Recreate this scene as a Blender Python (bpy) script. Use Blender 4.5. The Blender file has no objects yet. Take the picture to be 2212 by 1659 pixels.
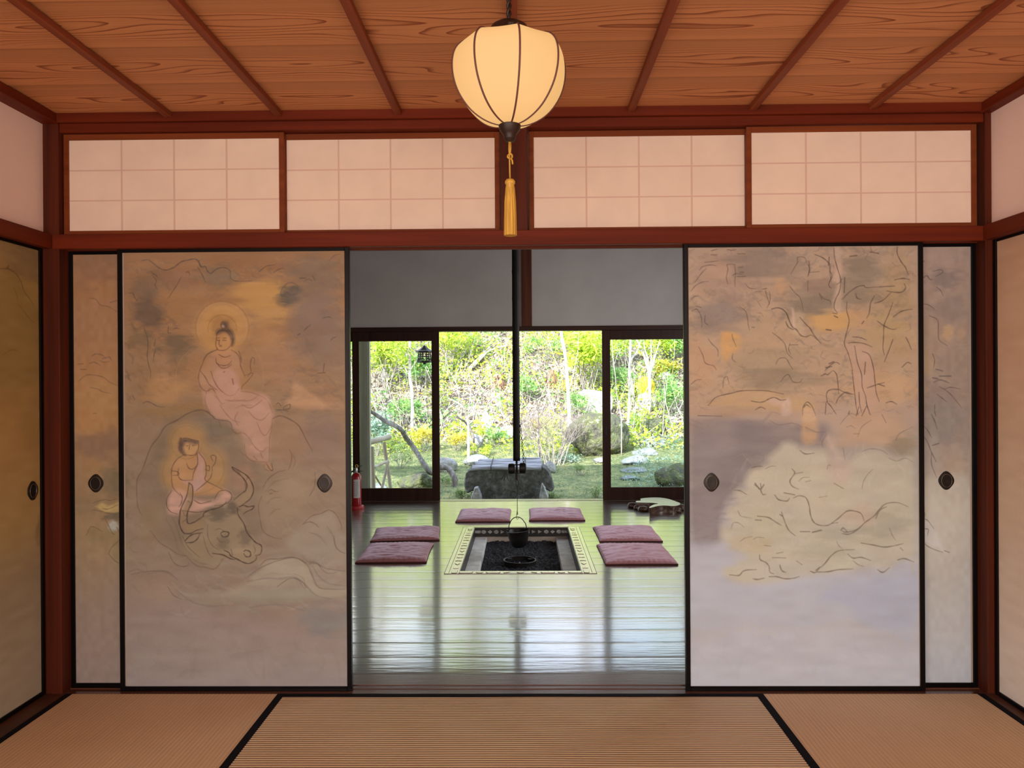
import bpy, math, random
import numpy as np
from mathutils import Vector, Matrix

D = bpy.data
SC = bpy.context.scene
COL = SC.collection
PI = math.pi

# ------------------------------------------------------------------ camera
IMG_W, IMG_H, FPX = 2212, 1659, 1661.0
CAM = np.array([0.0279, -3.1184, 1.2635])
YAW, PITCH, ROLL = 0.0155, -0.0018, 0.0064


def cam_axes():
    f = np.array([-math.sin(YAW) * math.cos(PITCH), math.cos(YAW) * math.cos(PITCH), math.sin(PITCH)])
    r = np.array([math.cos(YAW), math.sin(YAW), 0.0])
    u = np.cross(r, f)
    return r * math.cos(ROLL) - u * math.sin(ROLL), r * math.sin(ROLL) + u * math.cos(ROLL), f


CR, CU, CF = cam_axes()
cd = D.cameras.new('camera')
cd.sensor_fit = 'HORIZONTAL'
cd.sensor_width = 36.0
cd.lens = 36.0 * FPX / IMG_W
cd.clip_start = 0.05
cd.clip_end = 300
cam = D.objects.new('camera', cd)
COL.objects.link(cam)
m = Matrix.Identity(4)
for i in range(3):
    m[i][0], m[i][1], m[i][2], m[i][3] = CR[i], CU[i], -CF[i], CAM[i]
cam.matrix_world = m
SC.camera = cam


def at(x, y, X=None, Y=None, Z=None):
    """the place in the world seen at a point of the photograph, on a given plane"""
    d = CF + CR * (x - IMG_W / 2) / FPX - CU * (y - IMG_H / 2) / FPX
    if Y is not None:
        t = (Y - CAM[1]) / d[1]
    elif Z is not None:
        t = (Z - CAM[2]) / d[2]
    else:
        t = (X - CAM[0]) / d[0]
    return Vector(CAM + d * t)


# ------------------------------------------------------------------ light, sky, exposure
SC.view_settings.view_transform = 'Standard'
SC.view_settings.look = 'None'
SC.view_settings.gamma = 1.0
SC.view_settings.exposure = 0.0
SC.view_settings.use_curve_mapping = False
SC.cycles.use_denoising = True
SC.cycles.max_bounces = 8
SC.cycles.diffuse_bounces = 4
SC.cycles.glossy_bounces = 4
SC.cycles.transparent_max_bounces = 8
SC.cycles.transmission_bounces = 6
SC.cycles.caustics_reflective = False
SC.cycles.caustics_refractive = False
SC.cycles.sample_clamp_indirect = 6.0

w = D.worlds.new('world')
SC.world = w
w.use_nodes = True
nt = w.node_tree
bg = nt.nodes['Background']
tc = nt.nodes.new('ShaderNodeTexCoord')
sp = nt.nodes.new('ShaderNodeSeparateXYZ')
rp = nt.nodes.new('ShaderNodeValToRGB')
nz = nt.nodes.new('ShaderNodeTexNoise')
nz.inputs['Scale'].default_value = 2.2
nz.inputs['Detail'].default_value = 4
mx = nt.nodes.new('ShaderNodeMix')
mx.data_type = 'RGBA'
rp.color_ramp.elements[0].position = 0.0
rp.color_ramp.elements[0].color = (0.86, 0.92, 1.0, 1)
rp.color_ramp.elements[1].position = 0.7
rp.color_ramp.elements[1].color = (0.42, 0.62, 1.0, 1)
r2 = nt.nodes.new('ShaderNodeValToRGB')
r2.color_ramp.elements[0].position = 0.45
r2.color_ramp.elements[1].position = 0.62
nt.links.new(tc.outputs['Generated'], sp.inputs[0])
nt.links.new(sp.outputs['Z'], rp.inputs[0])
nt.links.new(tc.outputs['Generated'], nz.inputs['Vector'])
nt.links.new(nz.outputs['Fac'], r2.inputs[0])
nt.links.new(r2.outputs['Color'], mx.inputs[0])
nt.links.new(rp.outputs['Color'], mx.inputs[6])
mx.inputs[7].default_value = (1.0, 1.0, 1.0, 1)
nt.links.new(mx.outputs[2], bg.inputs['Color'])
bg.inputs['Strength'].default_value = 3.3

sd = D.lights.new('sun', 'SUN')
sd.energy = 12.0
sd.angle = 0.01
sd.color = (1.0, 0.96, 0.90)
sun = D.objects.new('sun', sd)
COL.objects.link(sun)
SUN_DIR = Vector((0.36, 0.80, -0.56)).normalized()      # the way the light travels
sun.rotation_euler = SUN_DIR.to_track_quat('-Z', 'Y').to_euler()


def area(name, loc, rot, sx, sy, power, col):
    a = D.lights.new(name, 'AREA')
    a.shape = 'RECTANGLE'
    a.size, a.size_y, a.energy, a.color = sx, sy, power, col
    o = D.objects.new(name, a)
    COL.objects.link(o)
    o.location = loc
    o.rotation_euler = rot
    return o


# daylight through the paper screens of the wall behind the camera
area('rear_window_light', (0.1, -4.93, 1.15), (PI / 2, 0, 0), 3.3, 1.7, 105, (1.0, 0.90, 0.82))
area('side_fill_light', (-1.925, -3.85, 1.0), (0, -PI / 2, 0), 1.6, 1.9, 46, (1.0, 0.92, 0.88))  # unseen source added at the left to brighten the right side
area('hearth_fill_light', (2.70, 2.6, 1.5), (0, PI / 2, 0), 1.2, 2.2, 60, (0.95, 0.97, 1.0))  # added to lift the dim hearth room walls, no source in view

# ------------------------------------------------------------------ helpers


def link(o, parent=None):
    COL.objects.link(o)
    if parent is not None:
        o.parent = parent
    return o


def tag(o, label=None, cat=None, group=None, kind=None):
    if label:
        o['label'] = label
    if cat:
        o['category'] = cat
    if group:
        o['group'] = group
    if kind:
        o['kind'] = kind
    return o


def thing(name, label, cat, loc=(0, 0, 0), rz=0.0, group=None):
    o = D.objects.new(name, None)
    o.empty_display_size = 0.1
    COL.objects.link(o)
    o.location = loc
    o.rotation_euler = (0, 0, rz)
    return tag(o, label, cat, group)


def copy_tree(o, parent=None):
    c = o.copy()
    COL.objects.link(c)
    c.parent = parent
    for ch in list(o.children):
        copy_tree(ch, c)
    return c


class MB:
    """collects shapes and links them as one mesh object"""

    def __init__(s):
        s.v, s.f = [], []

    def add(s, vs, fs):
        b = len(s.v)
        s.v.extend([tuple(v) for v in vs])
        s.f.extend([tuple(i + b for i in f) for f in fs])

    def box(s, x0, y0, z0, x1, y1, z1, bev=0.0, M=None):
        if bev <= 0:
            vs = [(x, y, z) for z in (z0, z1) for y in (y0, y1) for x in (x0, x1)]
            fs = [(0, 2, 3, 1), (4, 5, 7, 6), (0, 1, 5, 4), (2, 6, 7, 3), (0, 4, 6, 2), (1, 3, 7, 5)]
        else:
            b = min(bev, (x1 - x0) / 2.01, (y1 - y0) / 2.01, (z1 - z0) / 2.01)
            vs, idx = [], {}
            for cx, X in ((0, (x0, x0 + b)), (1, (x1, x1 - b))):
                for cy, Yv in ((0, (y0, y0 + b)), (1, (y1, y1 - b))):
                    for cz, Z in ((0, (z0, z0 + b)), (1, (z1, z1 - b))):
                        for ax, p in enumerate(((X[0], Yv[1], Z[1]), (X[1], Yv[0], Z[1]), (X[1], Yv[1], Z[0]))):
                            idx[(cx, cy, cz, ax)] = len(vs)
                            vs.append(p)
            I = lambda a, b_, c, ax: idx[(a, b_, c, ax)]
            fs = []
            for a in (0, 1):
                q = [I(a, 0, 0, 0), I(a, 1, 0, 0), I(a, 1, 1, 0), I(a, 0, 1, 0)]
                fs.append(q if a else q[::-1])
                q = [I(0, a, 0, 1), I(1, a, 0, 1), I(1, a, 1, 1), I(0, a, 1, 1)]
                fs.append(q[::-1] if a else q)
                q = [I(0, 0, a, 2), I(1, 0, a, 2), I(1, 1, a, 2), I(0, 1, a, 2)]
                fs.append(q if a else q[::-1])
            for a in (0, 1):
                for c in (0, 1):
                    fs.append([I(a, c, 0, 0), I(a, c, 1, 0), I(a, c, 1, 1), I(a, c, 0, 1)])
                    fs.append([I(a, 0, c, 0), I(a, 1, c, 0), I(a, 1, c, 2), I(a, 0, c, 2)])
                    fs.append([I(0, a, c, 1), I(1, a, c, 1), I(1, a, c, 2), I(0, a, c, 2)])
                    for e in (0, 1):
                        fs.append([I(a, c, e, 0), I(a, c, e, 1), I(a, c, e, 2)])
        if M is not None:
            vs = [M @ Vector(v) for v in vs]
        s.add(vs, fs)
        return s

    def bar(s, p, q, wx, wz, up=(0, 0, 1), bev=0.0):
        p, q = Vector(p), Vector(q)
        L = (q - p).length
        z = (q - p).normalized()
        x = z.cross(Vector(up))
        if x.length < 1e-4:
            x = z.cross(Vector((1, 0, 0)))
        x.normalize()
        y = z.cross(x)
        M = Matrix(((x.x, y.x, z.x, p.x), (x.y, y.y, z.y, p.y), (x.z, y.z, z.z, p.z), (0, 0, 0, 1)))
        return s.box(-wx / 2, -wz / 2, 0, wx / 2, wz / 2, L, bev, M)

    def tube(s, pts, r, n=8, cap=True, closed=False):
        pts = [Vector(p) for p in pts]
        rs = r if isinstance(r, (list, tuple)) else [r] * len(pts)
        N = len(pts)
        ref = None
        vs = []
        for i, p in enumerate(pts):
            if closed:
                t = pts[(i + 1) % N] - pts[i - 1]
            else:
                t = pts[min(i + 1, N - 1)] - pts[max(i - 1, 0)]
            if t.length < 1e-9:
                t = Vector((0, 0, 1))
            t.normalize()
            if ref is None:
                ref = t.orthogonal().normalized()
            ref = (ref - t * ref.dot(t))
            if ref.length < 1e-6:
                ref = t.orthogonal()
            ref.normalize()
            b = t.cross(ref)
            for k in range(n):
                a = 2 * PI * k / n
                vs.append(p + (ref * math.cos(a) + b * math.sin(a)) * rs[i])
        fs = []
        for i in range(N if closed else N - 1):
            j = (i + 1) % N
            for k in range(n):
                fs.append((i * n + k, i * n + (k + 1) % n, j * n + (k + 1) % n, j * n + k))
        if cap and not closed:
            fs.append(tuple(range(n - 1, -1, -1)))
            fs.append(tuple((N - 1) * n + k for k in range(n)))
        s.add(vs, fs)
        return s

    def lathe(s, prof, n=32, c=(0, 0, 0), M=None, fr=None):
        """prof: (radius, height) pairs round the z axis"""
        vs = []
        for (r, z) in prof:
            for k in range(n):
                a = 2 * PI * k / n
                rr = r * (fr(a, z) if fr else 1)
                v = Vector((c[0] + rr * math.cos(a), c[1] + rr * math.sin(a), c[2] + z))
                vs.append(M @ v if M is not None else v)
        fs = []
        for i in range(len(prof) - 1):
            for k in range(n):
                fs.append((i * n + k, i * n + (k + 1) % n, (i + 1) * n + (k + 1) % n, (i + 1) * n + k))
        if prof[0][0] > 1e-6:
            fs.append(tuple(range(n - 1, -1, -1)))
        if prof[-1][0] > 1e-6:
            fs.append(tuple((len(prof) - 1) * n + k for k in range(n)))
        s.add(vs, fs)
        return s

    def prism(s, pts, y0, y1):
        """outline in x,z pushed from y0 to y1"""
        n = len(pts)
        vs = [(x, y0, z) for x, z in pts] + [(x, y1, z) for x, z in pts]
        fs = [tuple(range(n)), tuple(range(2 * n - 1, n - 1, -1))]
        fs += [(i, i + n, (i + 1) % n + n, (i + 1) % n) for i in range(n)]
        s.add(vs, fs)
        return s

    def slab(s, pts, z0, z1):
        """outline in x,y pushed from z0 to z1"""
        n = len(pts)
        vs = [(x, y, z0) for x, y in pts] + [(x, y, z1) for x, y in pts]
        fs = [tuple(range(n - 1, -1, -1)), tuple(range(n, 2 * n))]
        fs += [(i, (i + 1) % n, (i + 1) % n + n, i + n) for i in range(n)]
        s.add(vs, fs)
        return s

    def build(s, name, mt, parent=None, smooth=False, off=None, fix=True):
        me = D.meshes.new(name)
        vs = s.v
        if off is not None:
            vs = [(v[0] - off[0], v[1] - off[1], v[2] - off[2]) for v in vs]
        me.from_pydata([tuple(v) for v in vs], [], s.f)
        if fix:
            import bmesh
            bm = bmesh.new()
            bm.from_mesh(me)
            bmesh.ops.recalc_face_normals(bm, faces=bm.faces)
            bm.to_mesh(me)
            bm.free()
        me.materials.append(mt)
        if smooth:
            me.shade_smooth()
            if smooth is not True:
                me.set_sharp_from_angle(angle=smooth)
        o = D.objects.new(name, me)
        if off is not None:
            o.location = off
        return link(o, parent)


def mesh_np(name, V, F, mt, parent=None, smooth=False, mats=None):
    """V (n,3), F (m,k) arrays -> object"""
    V = np.asarray(V, dtype=np.float32)
    F = np.asarray(F, dtype=np.int32)
    me = D.meshes.new(name)
    k = F.shape[1]
    me.vertices.add(len(V))
    me.vertices.foreach_set('co', V.ravel())
    me.loops.add(F.size)
    me.loops.foreach_set('vertex_index', F.ravel())
    me.polygons.add(len(F))
    me.polygons.foreach_set('loop_start', np.arange(0, F.size, k, dtype=np.int32))
    me.update(calc_edges=True)
    me.validate()
    me.materials.append(mt)
    if smooth:
        me.shade_smooth()
    o = D.objects.new(name, me)
    return link(o, parent)


# ------------------------------------------------------------------ materials
MATS = {}


def node_mat(name):
    mt = D.materials.new(name)
    mt.use_nodes = True
    n = mt.node_tree
    return mt, n, n.nodes['Principled BSDF']


def mat(name, col, rough=0.6, metal=0.0, spec=0.5, var=0.0, scale=(8, 8, 8), bump=0.0, bscale=40, detail=3, col2=None,
        emit=None, estr=0.0, ior=None, coat=0.0, lo=0.35, hi=0.65, bstretch=(1, 1, 1), aniso=0.0, sheen=0.0):
    mt, n, b = node_mat(name)
    b.inputs['Base Color'].default_value = (*col, 1)
    b.inputs['Roughness'].default_value = rough
    b.inputs['Metallic'].default_value = metal
    b.inputs['Specular IOR Level'].default_value = spec
    if ior:
        b.inputs['IOR'].default_value = ior
    if sheen:
        b.inputs['Sheen Weight'].default_value = sheen
    b.inputs['Coat Weight'].default_value = coat
    if emit:
        b.inputs['Emission Color'].default_value = (*emit, 1)
        b.inputs['Emission Strength'].default_value = estr
    tcn = n.nodes.new('ShaderNodeTexCoord')
    if var or col2:
        mp = n.nodes.new('ShaderNodeMapping')
        mp.inputs['Scale'].default_value = scale
        nz_ = n.nodes.new('ShaderNodeTexNoise')
        nz_.inputs['Scale'].default_value = 1.0
        nz_.inputs['Detail'].default_value = detail
        rr = n.nodes.new('ShaderNodeValToRGB')
        c2 = col2 if col2 else tuple(c * (1 - var) for c in col)
        c1 = col if col2 else tuple(min(1, c * (1 + var)) for c in col)
        rr.color_ramp.elements[0].position = lo
        rr.color_ramp.elements[1].position = hi
        rr.color_ramp.elements[0].color = (*c2, 1)
        rr.color_ramp.elements[1].color = (*c1, 1)
        n.links.new(tcn.outputs['Object'], mp.inputs[0])
        n.links.new(mp.outputs[0], nz_.inputs['Vector'])
        n.links.new(nz_.outputs['Fac'], rr.inputs[0])
        n.links.new(rr.outputs[0], b.inputs['Base Color'])
    if bump:
        mp = n.nodes.new('ShaderNodeMapping')
        mp.inputs['Scale'].default_value = tuple(bscale * q for q in bstretch)
        nb = n.nodes.new('ShaderNodeTexNoise')
        nb.inputs['Scale'].default_value = 1.0
        nb.inputs['Detail'].default_value = 4
        bp = n.nodes.new('ShaderNodeBump')
        bp.inputs['Strength'].default_value = 1.0
        bp.inputs['Distance'].default_value = bump
        n.links.new(tcn.outputs['Object'], mp.inputs[0])
        n.links.new(mp.outputs[0], nb.inputs['Vector'])
        n.links.new(nb.outputs['Fac'], bp.inputs['Height'])
        n.links.new(bp.outputs[0], b.inputs['Normal'])
    MATS[name] = mt
    return mt


def wood(name, c1, c2, axis='x', rough=0.55, fine=1.0, bump=0.0004, spec=0.16):
    """straight-grained wood, grain along one axis of the object"""
    a, s_ = 1.2, 28.0 * fine
    sc = {'x': (a, s_, s_), 'y': (s_, a, s_), 'z': (s_, s_, a)}[axis]
    bs = {'x': (0.04, 1, 1), 'y': (1, 0.04, 1), 'z': (1, 1, 0.04)}[axis]
    return mat(name, c1, rough, col2=c2, scale=sc, detail=5, bump=bump, bscale=140, bstretch=bs, spec=spec, lo=0.3, hi=0.7)
# ------------------------------------------------------------------ structure materials
RED = (0.165, 0.024, 0.0065)
RED_D = (0.095, 0.013, 0.004)
M_beam = wood('reddish_beam_wood', RED, RED_D, 'x')
M_beamy = wood('reddish_beam_wood_side', RED, RED_D, 'y')
M_post = wood('reddish_post_wood', (0.105, 0.020, 0.008), (0.050, 0.010, 0.004), 'z')
M_frame = wood('transom_frame_wood', (0.22, 0.052, 0.013), (0.15, 0.033, 0.009), 'x')
M_batten = wood('batten_wood', (0.26, 0.065, 0.025), (0.18, 0.040, 0.016), 'y')
M_black = mat('black_lacquer', (0.003, 0.0025, 0.003), 0.35, spec=0.18)
M_plaster = mat('pinkish_plaster', (0.85, 0.67, 0.60), 0.9, var=0.03, scale=(3, 3, 3), bump=0.0004, bscale=180)
M_greyplaster = mat('grey_plaster', (0.50, 0.46, 0.43), 0.9, var=0.05, scale=(3, 3, 3), bump=0.0006, bscale=120)
M_paper = mat('shoji_paper', (0.83, 0.69, 0.575), 0.9, var=0.03, scale=(9, 9, 9))
M_lattice = mat('lattice_shadow_tone', (0.70, 0.50, 0.42), 0.9)  # strips before the paper, toned like the lattice shadow showing through
M_darkwood = wood('dark_door_wood', (0.052, 0.020, 0.012), (0.025, 0.010, 0.007), 'z', rough=0.4)
M_darkwoodx = wood('dark_lintel_wood', (0.052, 0.020, 0.012), (0.025, 0.010, 0.007), 'x', rough=0.4)
M_iron = mat('black_iron', (0.010, 0.009, 0.009), 0.5, metal=0.3, bump=0.0006, bscale=90)
M_heri = mat('black_border_cloth', (0.006, 0.006, 0.010), 0.85, spec=0.1, bump=0.0004, bscale=600)

W0L, W0R = -1.935, 1.91          # faces of the side sliding doors
ZB, ZT = 1.823, 1.8805           # door-head beam
ZC = 2.374                       # ceiling boards
YB = -4.95                       # wall behind the camera


def structure(o):
    o['kind'] = 'structure'
    return o


# ceiling boards: cedar with pointed, nested grain running along x
mt, n, b = node_mat('cedar_ceiling_boards')
N = n.nodes


def math_node(n, op, a=None, b_=None, c=None):
    k = n.nodes.new('ShaderNodeMath')
    k.operation = op
    for i, v in enumerate((a, b_, c)):
        if v is None:
            continue
        if isinstance(v, (int, float)):
            k.inputs[i].default_value = v
        else:
            n.links.new(v, k.inputs[i])
    return k.outputs[0]


tcn = N.new('ShaderNodeTexCoord')
sx = N.new('ShaderNodeSeparateXYZ')
n.links.new(tcn.outputs['Object'], sx.inputs[0])
BW = 0.3045
row = math_node(n, 'DIVIDE', sx.outputs['Y'], BW)
fr = math_node(n, 'FRACT', row)
idx = math_node(n, 'FLOOR', row)
v = math_node(n, 'SUBTRACT', fr, 0.57)                     # heart of each board
wob = N.new('ShaderNodeTexNoise')
wob.inputs['Scale'].default_value = 1.0
wob.inputs['Detail'].default_value = 1.5
cb = N.new('ShaderNodeCombineXYZ')
n.links.new(math_node(n, 'MULTIPLY', sx.outputs['X'], 1.1), cb.inputs[0])
n.links.new(math_node(n, 'MULTIPLY', v, 2.0), cb.inputs[1])
n.links.new(math_node(n, 'MULTIPLY', idx, 0.06), cb.inputs[2])   # matched boards: nearly the same figure
n.links.new(cb.outputs[0], wob.inputs['Vector'])
hgt = math_node(n, 'ADD', math_node(n, 'MULTIPLY', math_node(n, 'MULTIPLY', v, v), 7.5), math_node(n, 'MULTIPLY', wob.outputs['Fac'], 2.5))
ring = math_node(n, 'FRACT', math_node(n, 'MULTIPLY', hgt, 5.2))
line = N.new('ShaderNodeValToRGB')
cr = line.color_ramp
cr.elements[0].position = 0.0
cr.elements[0].color = (0, 0, 0, 1)
cr.elements[1].position = 1.0
cr.elements[1].color = (0, 0, 0, 1)
for p_, c_ in ((0.68, 0.10), (0.90, 1.0), (0.955, 0.9), (0.975, 0.0)):
    e = cr.elements.new(p_)
    e.color = (c_, c_, c_, 1)
n.links.new(ring, line.inputs[0])
near = N.new('ShaderNodeMapRange')                          # figure only near the heart
near.inputs['From Min'].default_value = 0.40
near.inputs['From Max'].default_value = 0.24
n.links.new(math_node(n, 'ABSOLUTE', v), near.inputs[0])
fac = math_node(n, 'MULTIPLY', line.outputs[0], near.outputs[0])
fine = N.new('ShaderNodeTexNoise')
mpf = N.new('ShaderNodeMapping')
mpf.inputs['Scale'].default_value = (1.2, 150, 1)
fine.inputs['Scale'].default_value = 1
fine.inputs['Detail'].default_value = 3
n.links.new(tcn.outputs['Object'], mpf.inputs[0])
n.links.new(mpf.outputs[0], fine.inputs['Vector'])
m1 = N.new('ShaderNodeMix')
m1.data_type = 'RGBA'
m1.inputs[6].default_value = (0.68, 0.305, 0.130, 1)
m1.inputs[7].default_value = (0.52, 0.215, 0.085, 1)
n.links.new(fine.outputs['Fac'], m1.inputs[0])
m2 = N.new('ShaderNodeMix')
m2.data_type = 'RGBA'
n.links.new(m1.outputs[2], m2.inputs[6])
m2.inputs[7].default_value = (0.26, 0.07, 0.022, 1)
n.links.new(math_node(n, 'MULTIPLY', fac, 0.95), m2.inputs[0])
edge = N.new('ShaderNodeValToRGB')                           # each board: dark joint, a darker plain margin, then the figured part
ec = edge.color_ramp
ec.elements[0].position = 0.0
ec.elements[0].color = (0.35, 0.35, 0.35, 1)
ec.elements[1].position = 1.0
ec.elements[1].color = (1, 1, 1, 1)
for p_, c_ in ((0.012, 0.38), (0.020, 0.80), (0.22, 0.86), (0.34, 1.0)):
    e = ec.elements.new(p_)
    e.color = (c_, c_, c_, 1)
n.links.new(fr, edge.inputs[0])
m4 = N.new('ShaderNodeMix')
m4.data_type = 'RGBA'
m4.blend_type = 'MULTIPLY'
m4.inputs[0].default_value = 1.0
n.links.new(m2.outputs[2], m4.inputs[6])
n.links.new(edge.outputs[0], m4.inputs[7])
n.links.new(m4.outputs[2], b.inputs['Base Color'])
b.inputs['Roughness'].default_value = 0.62
b.inputs['Specular IOR Level'].default_value = 0.3
M_ceil = mt

mb = MB()
y = -5.1
k = 0
yy = math.floor(YB / BW) * BW
while yy < 0.0:
    y0, y1 = max(yy, YB), min(yy + BW, 0.0)
    mb.box(-1.98, y0, ZC + 0.006, 1.98, y1 + 0.0, ZC + 0.02)          # lapped boards: near edge drops a little
    mb.add([(-1.98, y0, ZC + 0.004), (1.98, y0, ZC + 0.004), (1.98, y1, ZC + 0.0), (-1.98, y1, ZC + 0.0),
            (-1.98, y0, ZC + 0.02), (1.98, y0, ZC + 0.02), (1.98, y1, ZC + 0.02), (-1.98, y1, ZC + 0.02)],
           [(0, 1, 2, 3), (4, 7, 6, 5), (0, 4, 5, 1), (2, 6, 7, 3), (0, 3, 7, 4), (1, 5, 6, 2)])
    yy += BW
structure(mb.build('ceiling', M_ceil))

# ceiling battens: one object each
BX = [-1.411, -0.961, -0.475, 0.0, 0.467, 0.954, 1.431]
for i, x in enumerate(BX):
    o = MB().box(-0.0145, YB, ZC - 0.024, 0.0145, 0.003, ZC, 0.0025).build('trim_%d' % (i + 1), M_batten)
    o.location = (x, 0, 0)
    structure(o)

# cornice on three sides and at the back
c0 = ZC - 0.037
structure(MB().box(-1.99, -0.012, c0, 1.99, 0.10, ZC + 0.004, 0.003).build('trim_8', M_beam))
structure(MB().box(-1.99, YB, c0 - 0.004, W0L + 0.065, 0.0, ZC, 0.003).build('trim_9', M_beamy))
structure(MB().box(W0R - 0.045, YB, c0 - 0.004, 1.99, 0.0, ZC, 0.003).build('trim_10', M_beamy))

# partition to the hearth room: head beam, transom beam, posts, sill
structure(MB().box(-1.898, -0.003, ZB - 0.001, 1.945, 0.028, ZT + 0.001, 0.002).box(-1.872, 0.028, ZB + 0.012, 1.886, 0.058, ZT).box(
    -1.872, 0.058, ZB, 1.886, 0.064, ZT).box(-1.872, 0.064, ZB + 0.012, 1.886, 0.096, ZT).box(-1.872, 0.096, ZB, 1.886, 0.119, ZT).build('trim_11', M_beam))
structure(MB().box(-1.872, 0.012, 2.302, 1.886, 0.10, c0).build('trim_12', M_beam))
for nm, x0, x1 in (('trim_13', -1.99, -1.872), ('trim_14', 1.886, 1.99)):
    structure(MB().box(x0, 0.0, -0.02, x1, 0.12, c0, 0.003).build(nm, M_post))
structure(MB().box(-0.062, 0.014, ZT, 0.048, 0.10, 2.302, 0.002).build('trim_15', M_post))
M_sill = wood('sill_wood', (0.13, 0.050, 0.028), (0.07, 0.028, 0.018), 'x', rough=0.22, spec=0.8)
sb = MB()
for (a, c, h) in ((0.0, 0.026, 0.0), (0.026, 0.058, -0.003), (0.058, 0.064, 0.0), (0.064, 0.096, -0.003), (0.096, 0.21, 0.0)):
    sb.box(-1.872, a, -0.04, 1.886, c, h)
structure(sb.build('trim_16', M_sill))
# plaster above the transoms, seen from the hearth room
structure(MB().box(-1.99, 0.02, c0, 1.99, 0.09, 2.9).build('wall_partition', M_greyplaster))

# side walls: plaster above, beam, sill
for sgn, W0, nm, t1, t2 in ((-1, W0L, 'left', 'trim_17', 'trim_18'), (1, W0R, 'right', 'trim_19', 'trim_20')):
    xo = 1.99 * sgn
    a, c = sorted((W0 - 0.0 * sgn, xo + 0.03 * sgn))
    structure(MB().box(a, YB, ZT, c, 0.0, ZC + 0.02).build('wall_' + nm, M_plaster))
    a, c = sorted((W0 - 0.036 * sgn, xo))
    structure(MB().box(a, YB, ZB, c, 0.0, ZT + 0.002, 0.003).build(t1, M_beamy))
    a, c = sorted((W0 - (0.078 if sgn < 0 else 0.040) * sgn, xo))
    structure(MB().box(a, YB, -0.04, c, 0.0, 0.001).build(t2, wood('side_sill_wood_' + nm, (0.10, 0.04, 0.022), (0.05, 0.02, 0.014), 'y', rough=0.4)))

# wall behind the camera: plaster with a wide paper screened window
structure(MB().box(-2.0, YB - 0.12, 1.95, 2.0, YB - 0.04, ZC + 0.05).box(-2.0, YB - 0.12, -0.05, 2.0, YB - 0.04, 0.28).box(
    -2.0, YB - 0.12, 0.28, -1.6, YB - 0.04, 1.95).box(1.8, YB - 0.12, 0.28, 2.0, YB - 0.04, 1.95).build('wall_back', M_plaster))
wb = MB()
for x in (-1.6, -0.76, 0.08, 0.92, 1.77):
    wb.box(x, YB - 0.08, 0.28, x + 0.03, YB - 0.05, 1.95)
for z in (0.28, 0.7, 1.12, 1.54, 1.92):
    wb.box(-1.6, YB - 0.08, z, 1.8, YB - 0.06, z + 0.02)
wo = structure(wb.build('window_1', M_frame))
MB().box(-1.6, YB - 0.086, 0.28, 1.8, YB - 0.081, 1.95).build('window_paper', M_paper, wo)

# ------------------------------------------------------------------ tatami floor
mt, n, b = node_mat('woven_rush')
tcn = n.nodes.new('ShaderNodeTexCoord')


def rush(name, axis):
    mt, n, b = node_mat(name)
    tcn = n.nodes.new('ShaderNodeTexCoord')
    sp_ = n.nodes.new('ShaderNodeSeparateXYZ')
    n.links.new(tcn.outputs['Object'], sp_.inputs[0])
    along, across = ('X', 'Y') if axis == 'x' else ('Y', 'X')
    wn = n.nodes.new('ShaderNodeTexNoise')
    wn.inputs['Scale'].default_value = 1.0
    wn.inputs['Detail'].default_value = 3
    mp = n.nodes.new('ShaderNodeMapping')
    mp.inputs['Scale'].default_value = (4, 260, 1) if axis == 'x' else (260, 4, 1)
    n.links.new(tcn.outputs['Object'], mp.inputs[0])
    n.links.new(mp.outputs[0], wn.inputs['Vector'])
    big = n.nodes.new('ShaderNodeTexNoise')
    big.inputs['Scale'].default_value = 2.0
    n.links.new(tcn.outputs['Object'], big.inputs['Vector'])
    mm = n.nodes.new('ShaderNodeMix')
    mm.data_type = 'RGBA'
    mm.inputs[6].default_value = ((0.50, 0.37, 0.225, 1) if axis == 'x' else (0.47, 0.325, 0.20, 1))
    mm.inputs[7].default_value = ((0.90, 0.72, 0.46, 1) if axis == 'x' else (0.78, 0.58, 0.37, 1))  # crosswise mat paler and yellower: garden light put into its colour
    n.links.new(math_node(n, 'ADD', math_node(n, 'MULTIPLY', wn.outputs['Fac'], 0.6), math_node(n, 'MULTIPLY', big.outputs['Fac'], 0.4)), mm.inputs[0])
    # shade in the hollows between the ribs, painted into the colour by depth
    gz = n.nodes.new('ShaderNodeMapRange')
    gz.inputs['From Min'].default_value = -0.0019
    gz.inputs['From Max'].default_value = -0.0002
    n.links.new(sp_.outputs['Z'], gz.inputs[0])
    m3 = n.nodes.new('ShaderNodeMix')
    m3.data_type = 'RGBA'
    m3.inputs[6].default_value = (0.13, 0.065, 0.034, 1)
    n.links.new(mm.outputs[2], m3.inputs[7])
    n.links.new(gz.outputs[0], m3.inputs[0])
    n.links.new(m3.outputs[2], b.inputs['Base Color'])
    b.inputs['Roughness'].default_value = 0.42 if axis == 'x' else 0.6
    b.inputs['Specular IOR Level'].default_value = 0.75 if axis == 'x' else 0.3
    bp = n.nodes.new('ShaderNodeBump')
    bp.inputs['Distance'].default_value = 0.0008
    n.links.new(wn.outputs['Fac'], bp.inputs['Height'])
    n.links.new(bp.outputs[0], b.inputs['Normal'])
    return mt


M_rushx, M_rushy = rush('woven_rush_across', 'x'), rush('woven_rush_along', 'y')
PITCH_R = 0.0153


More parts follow.
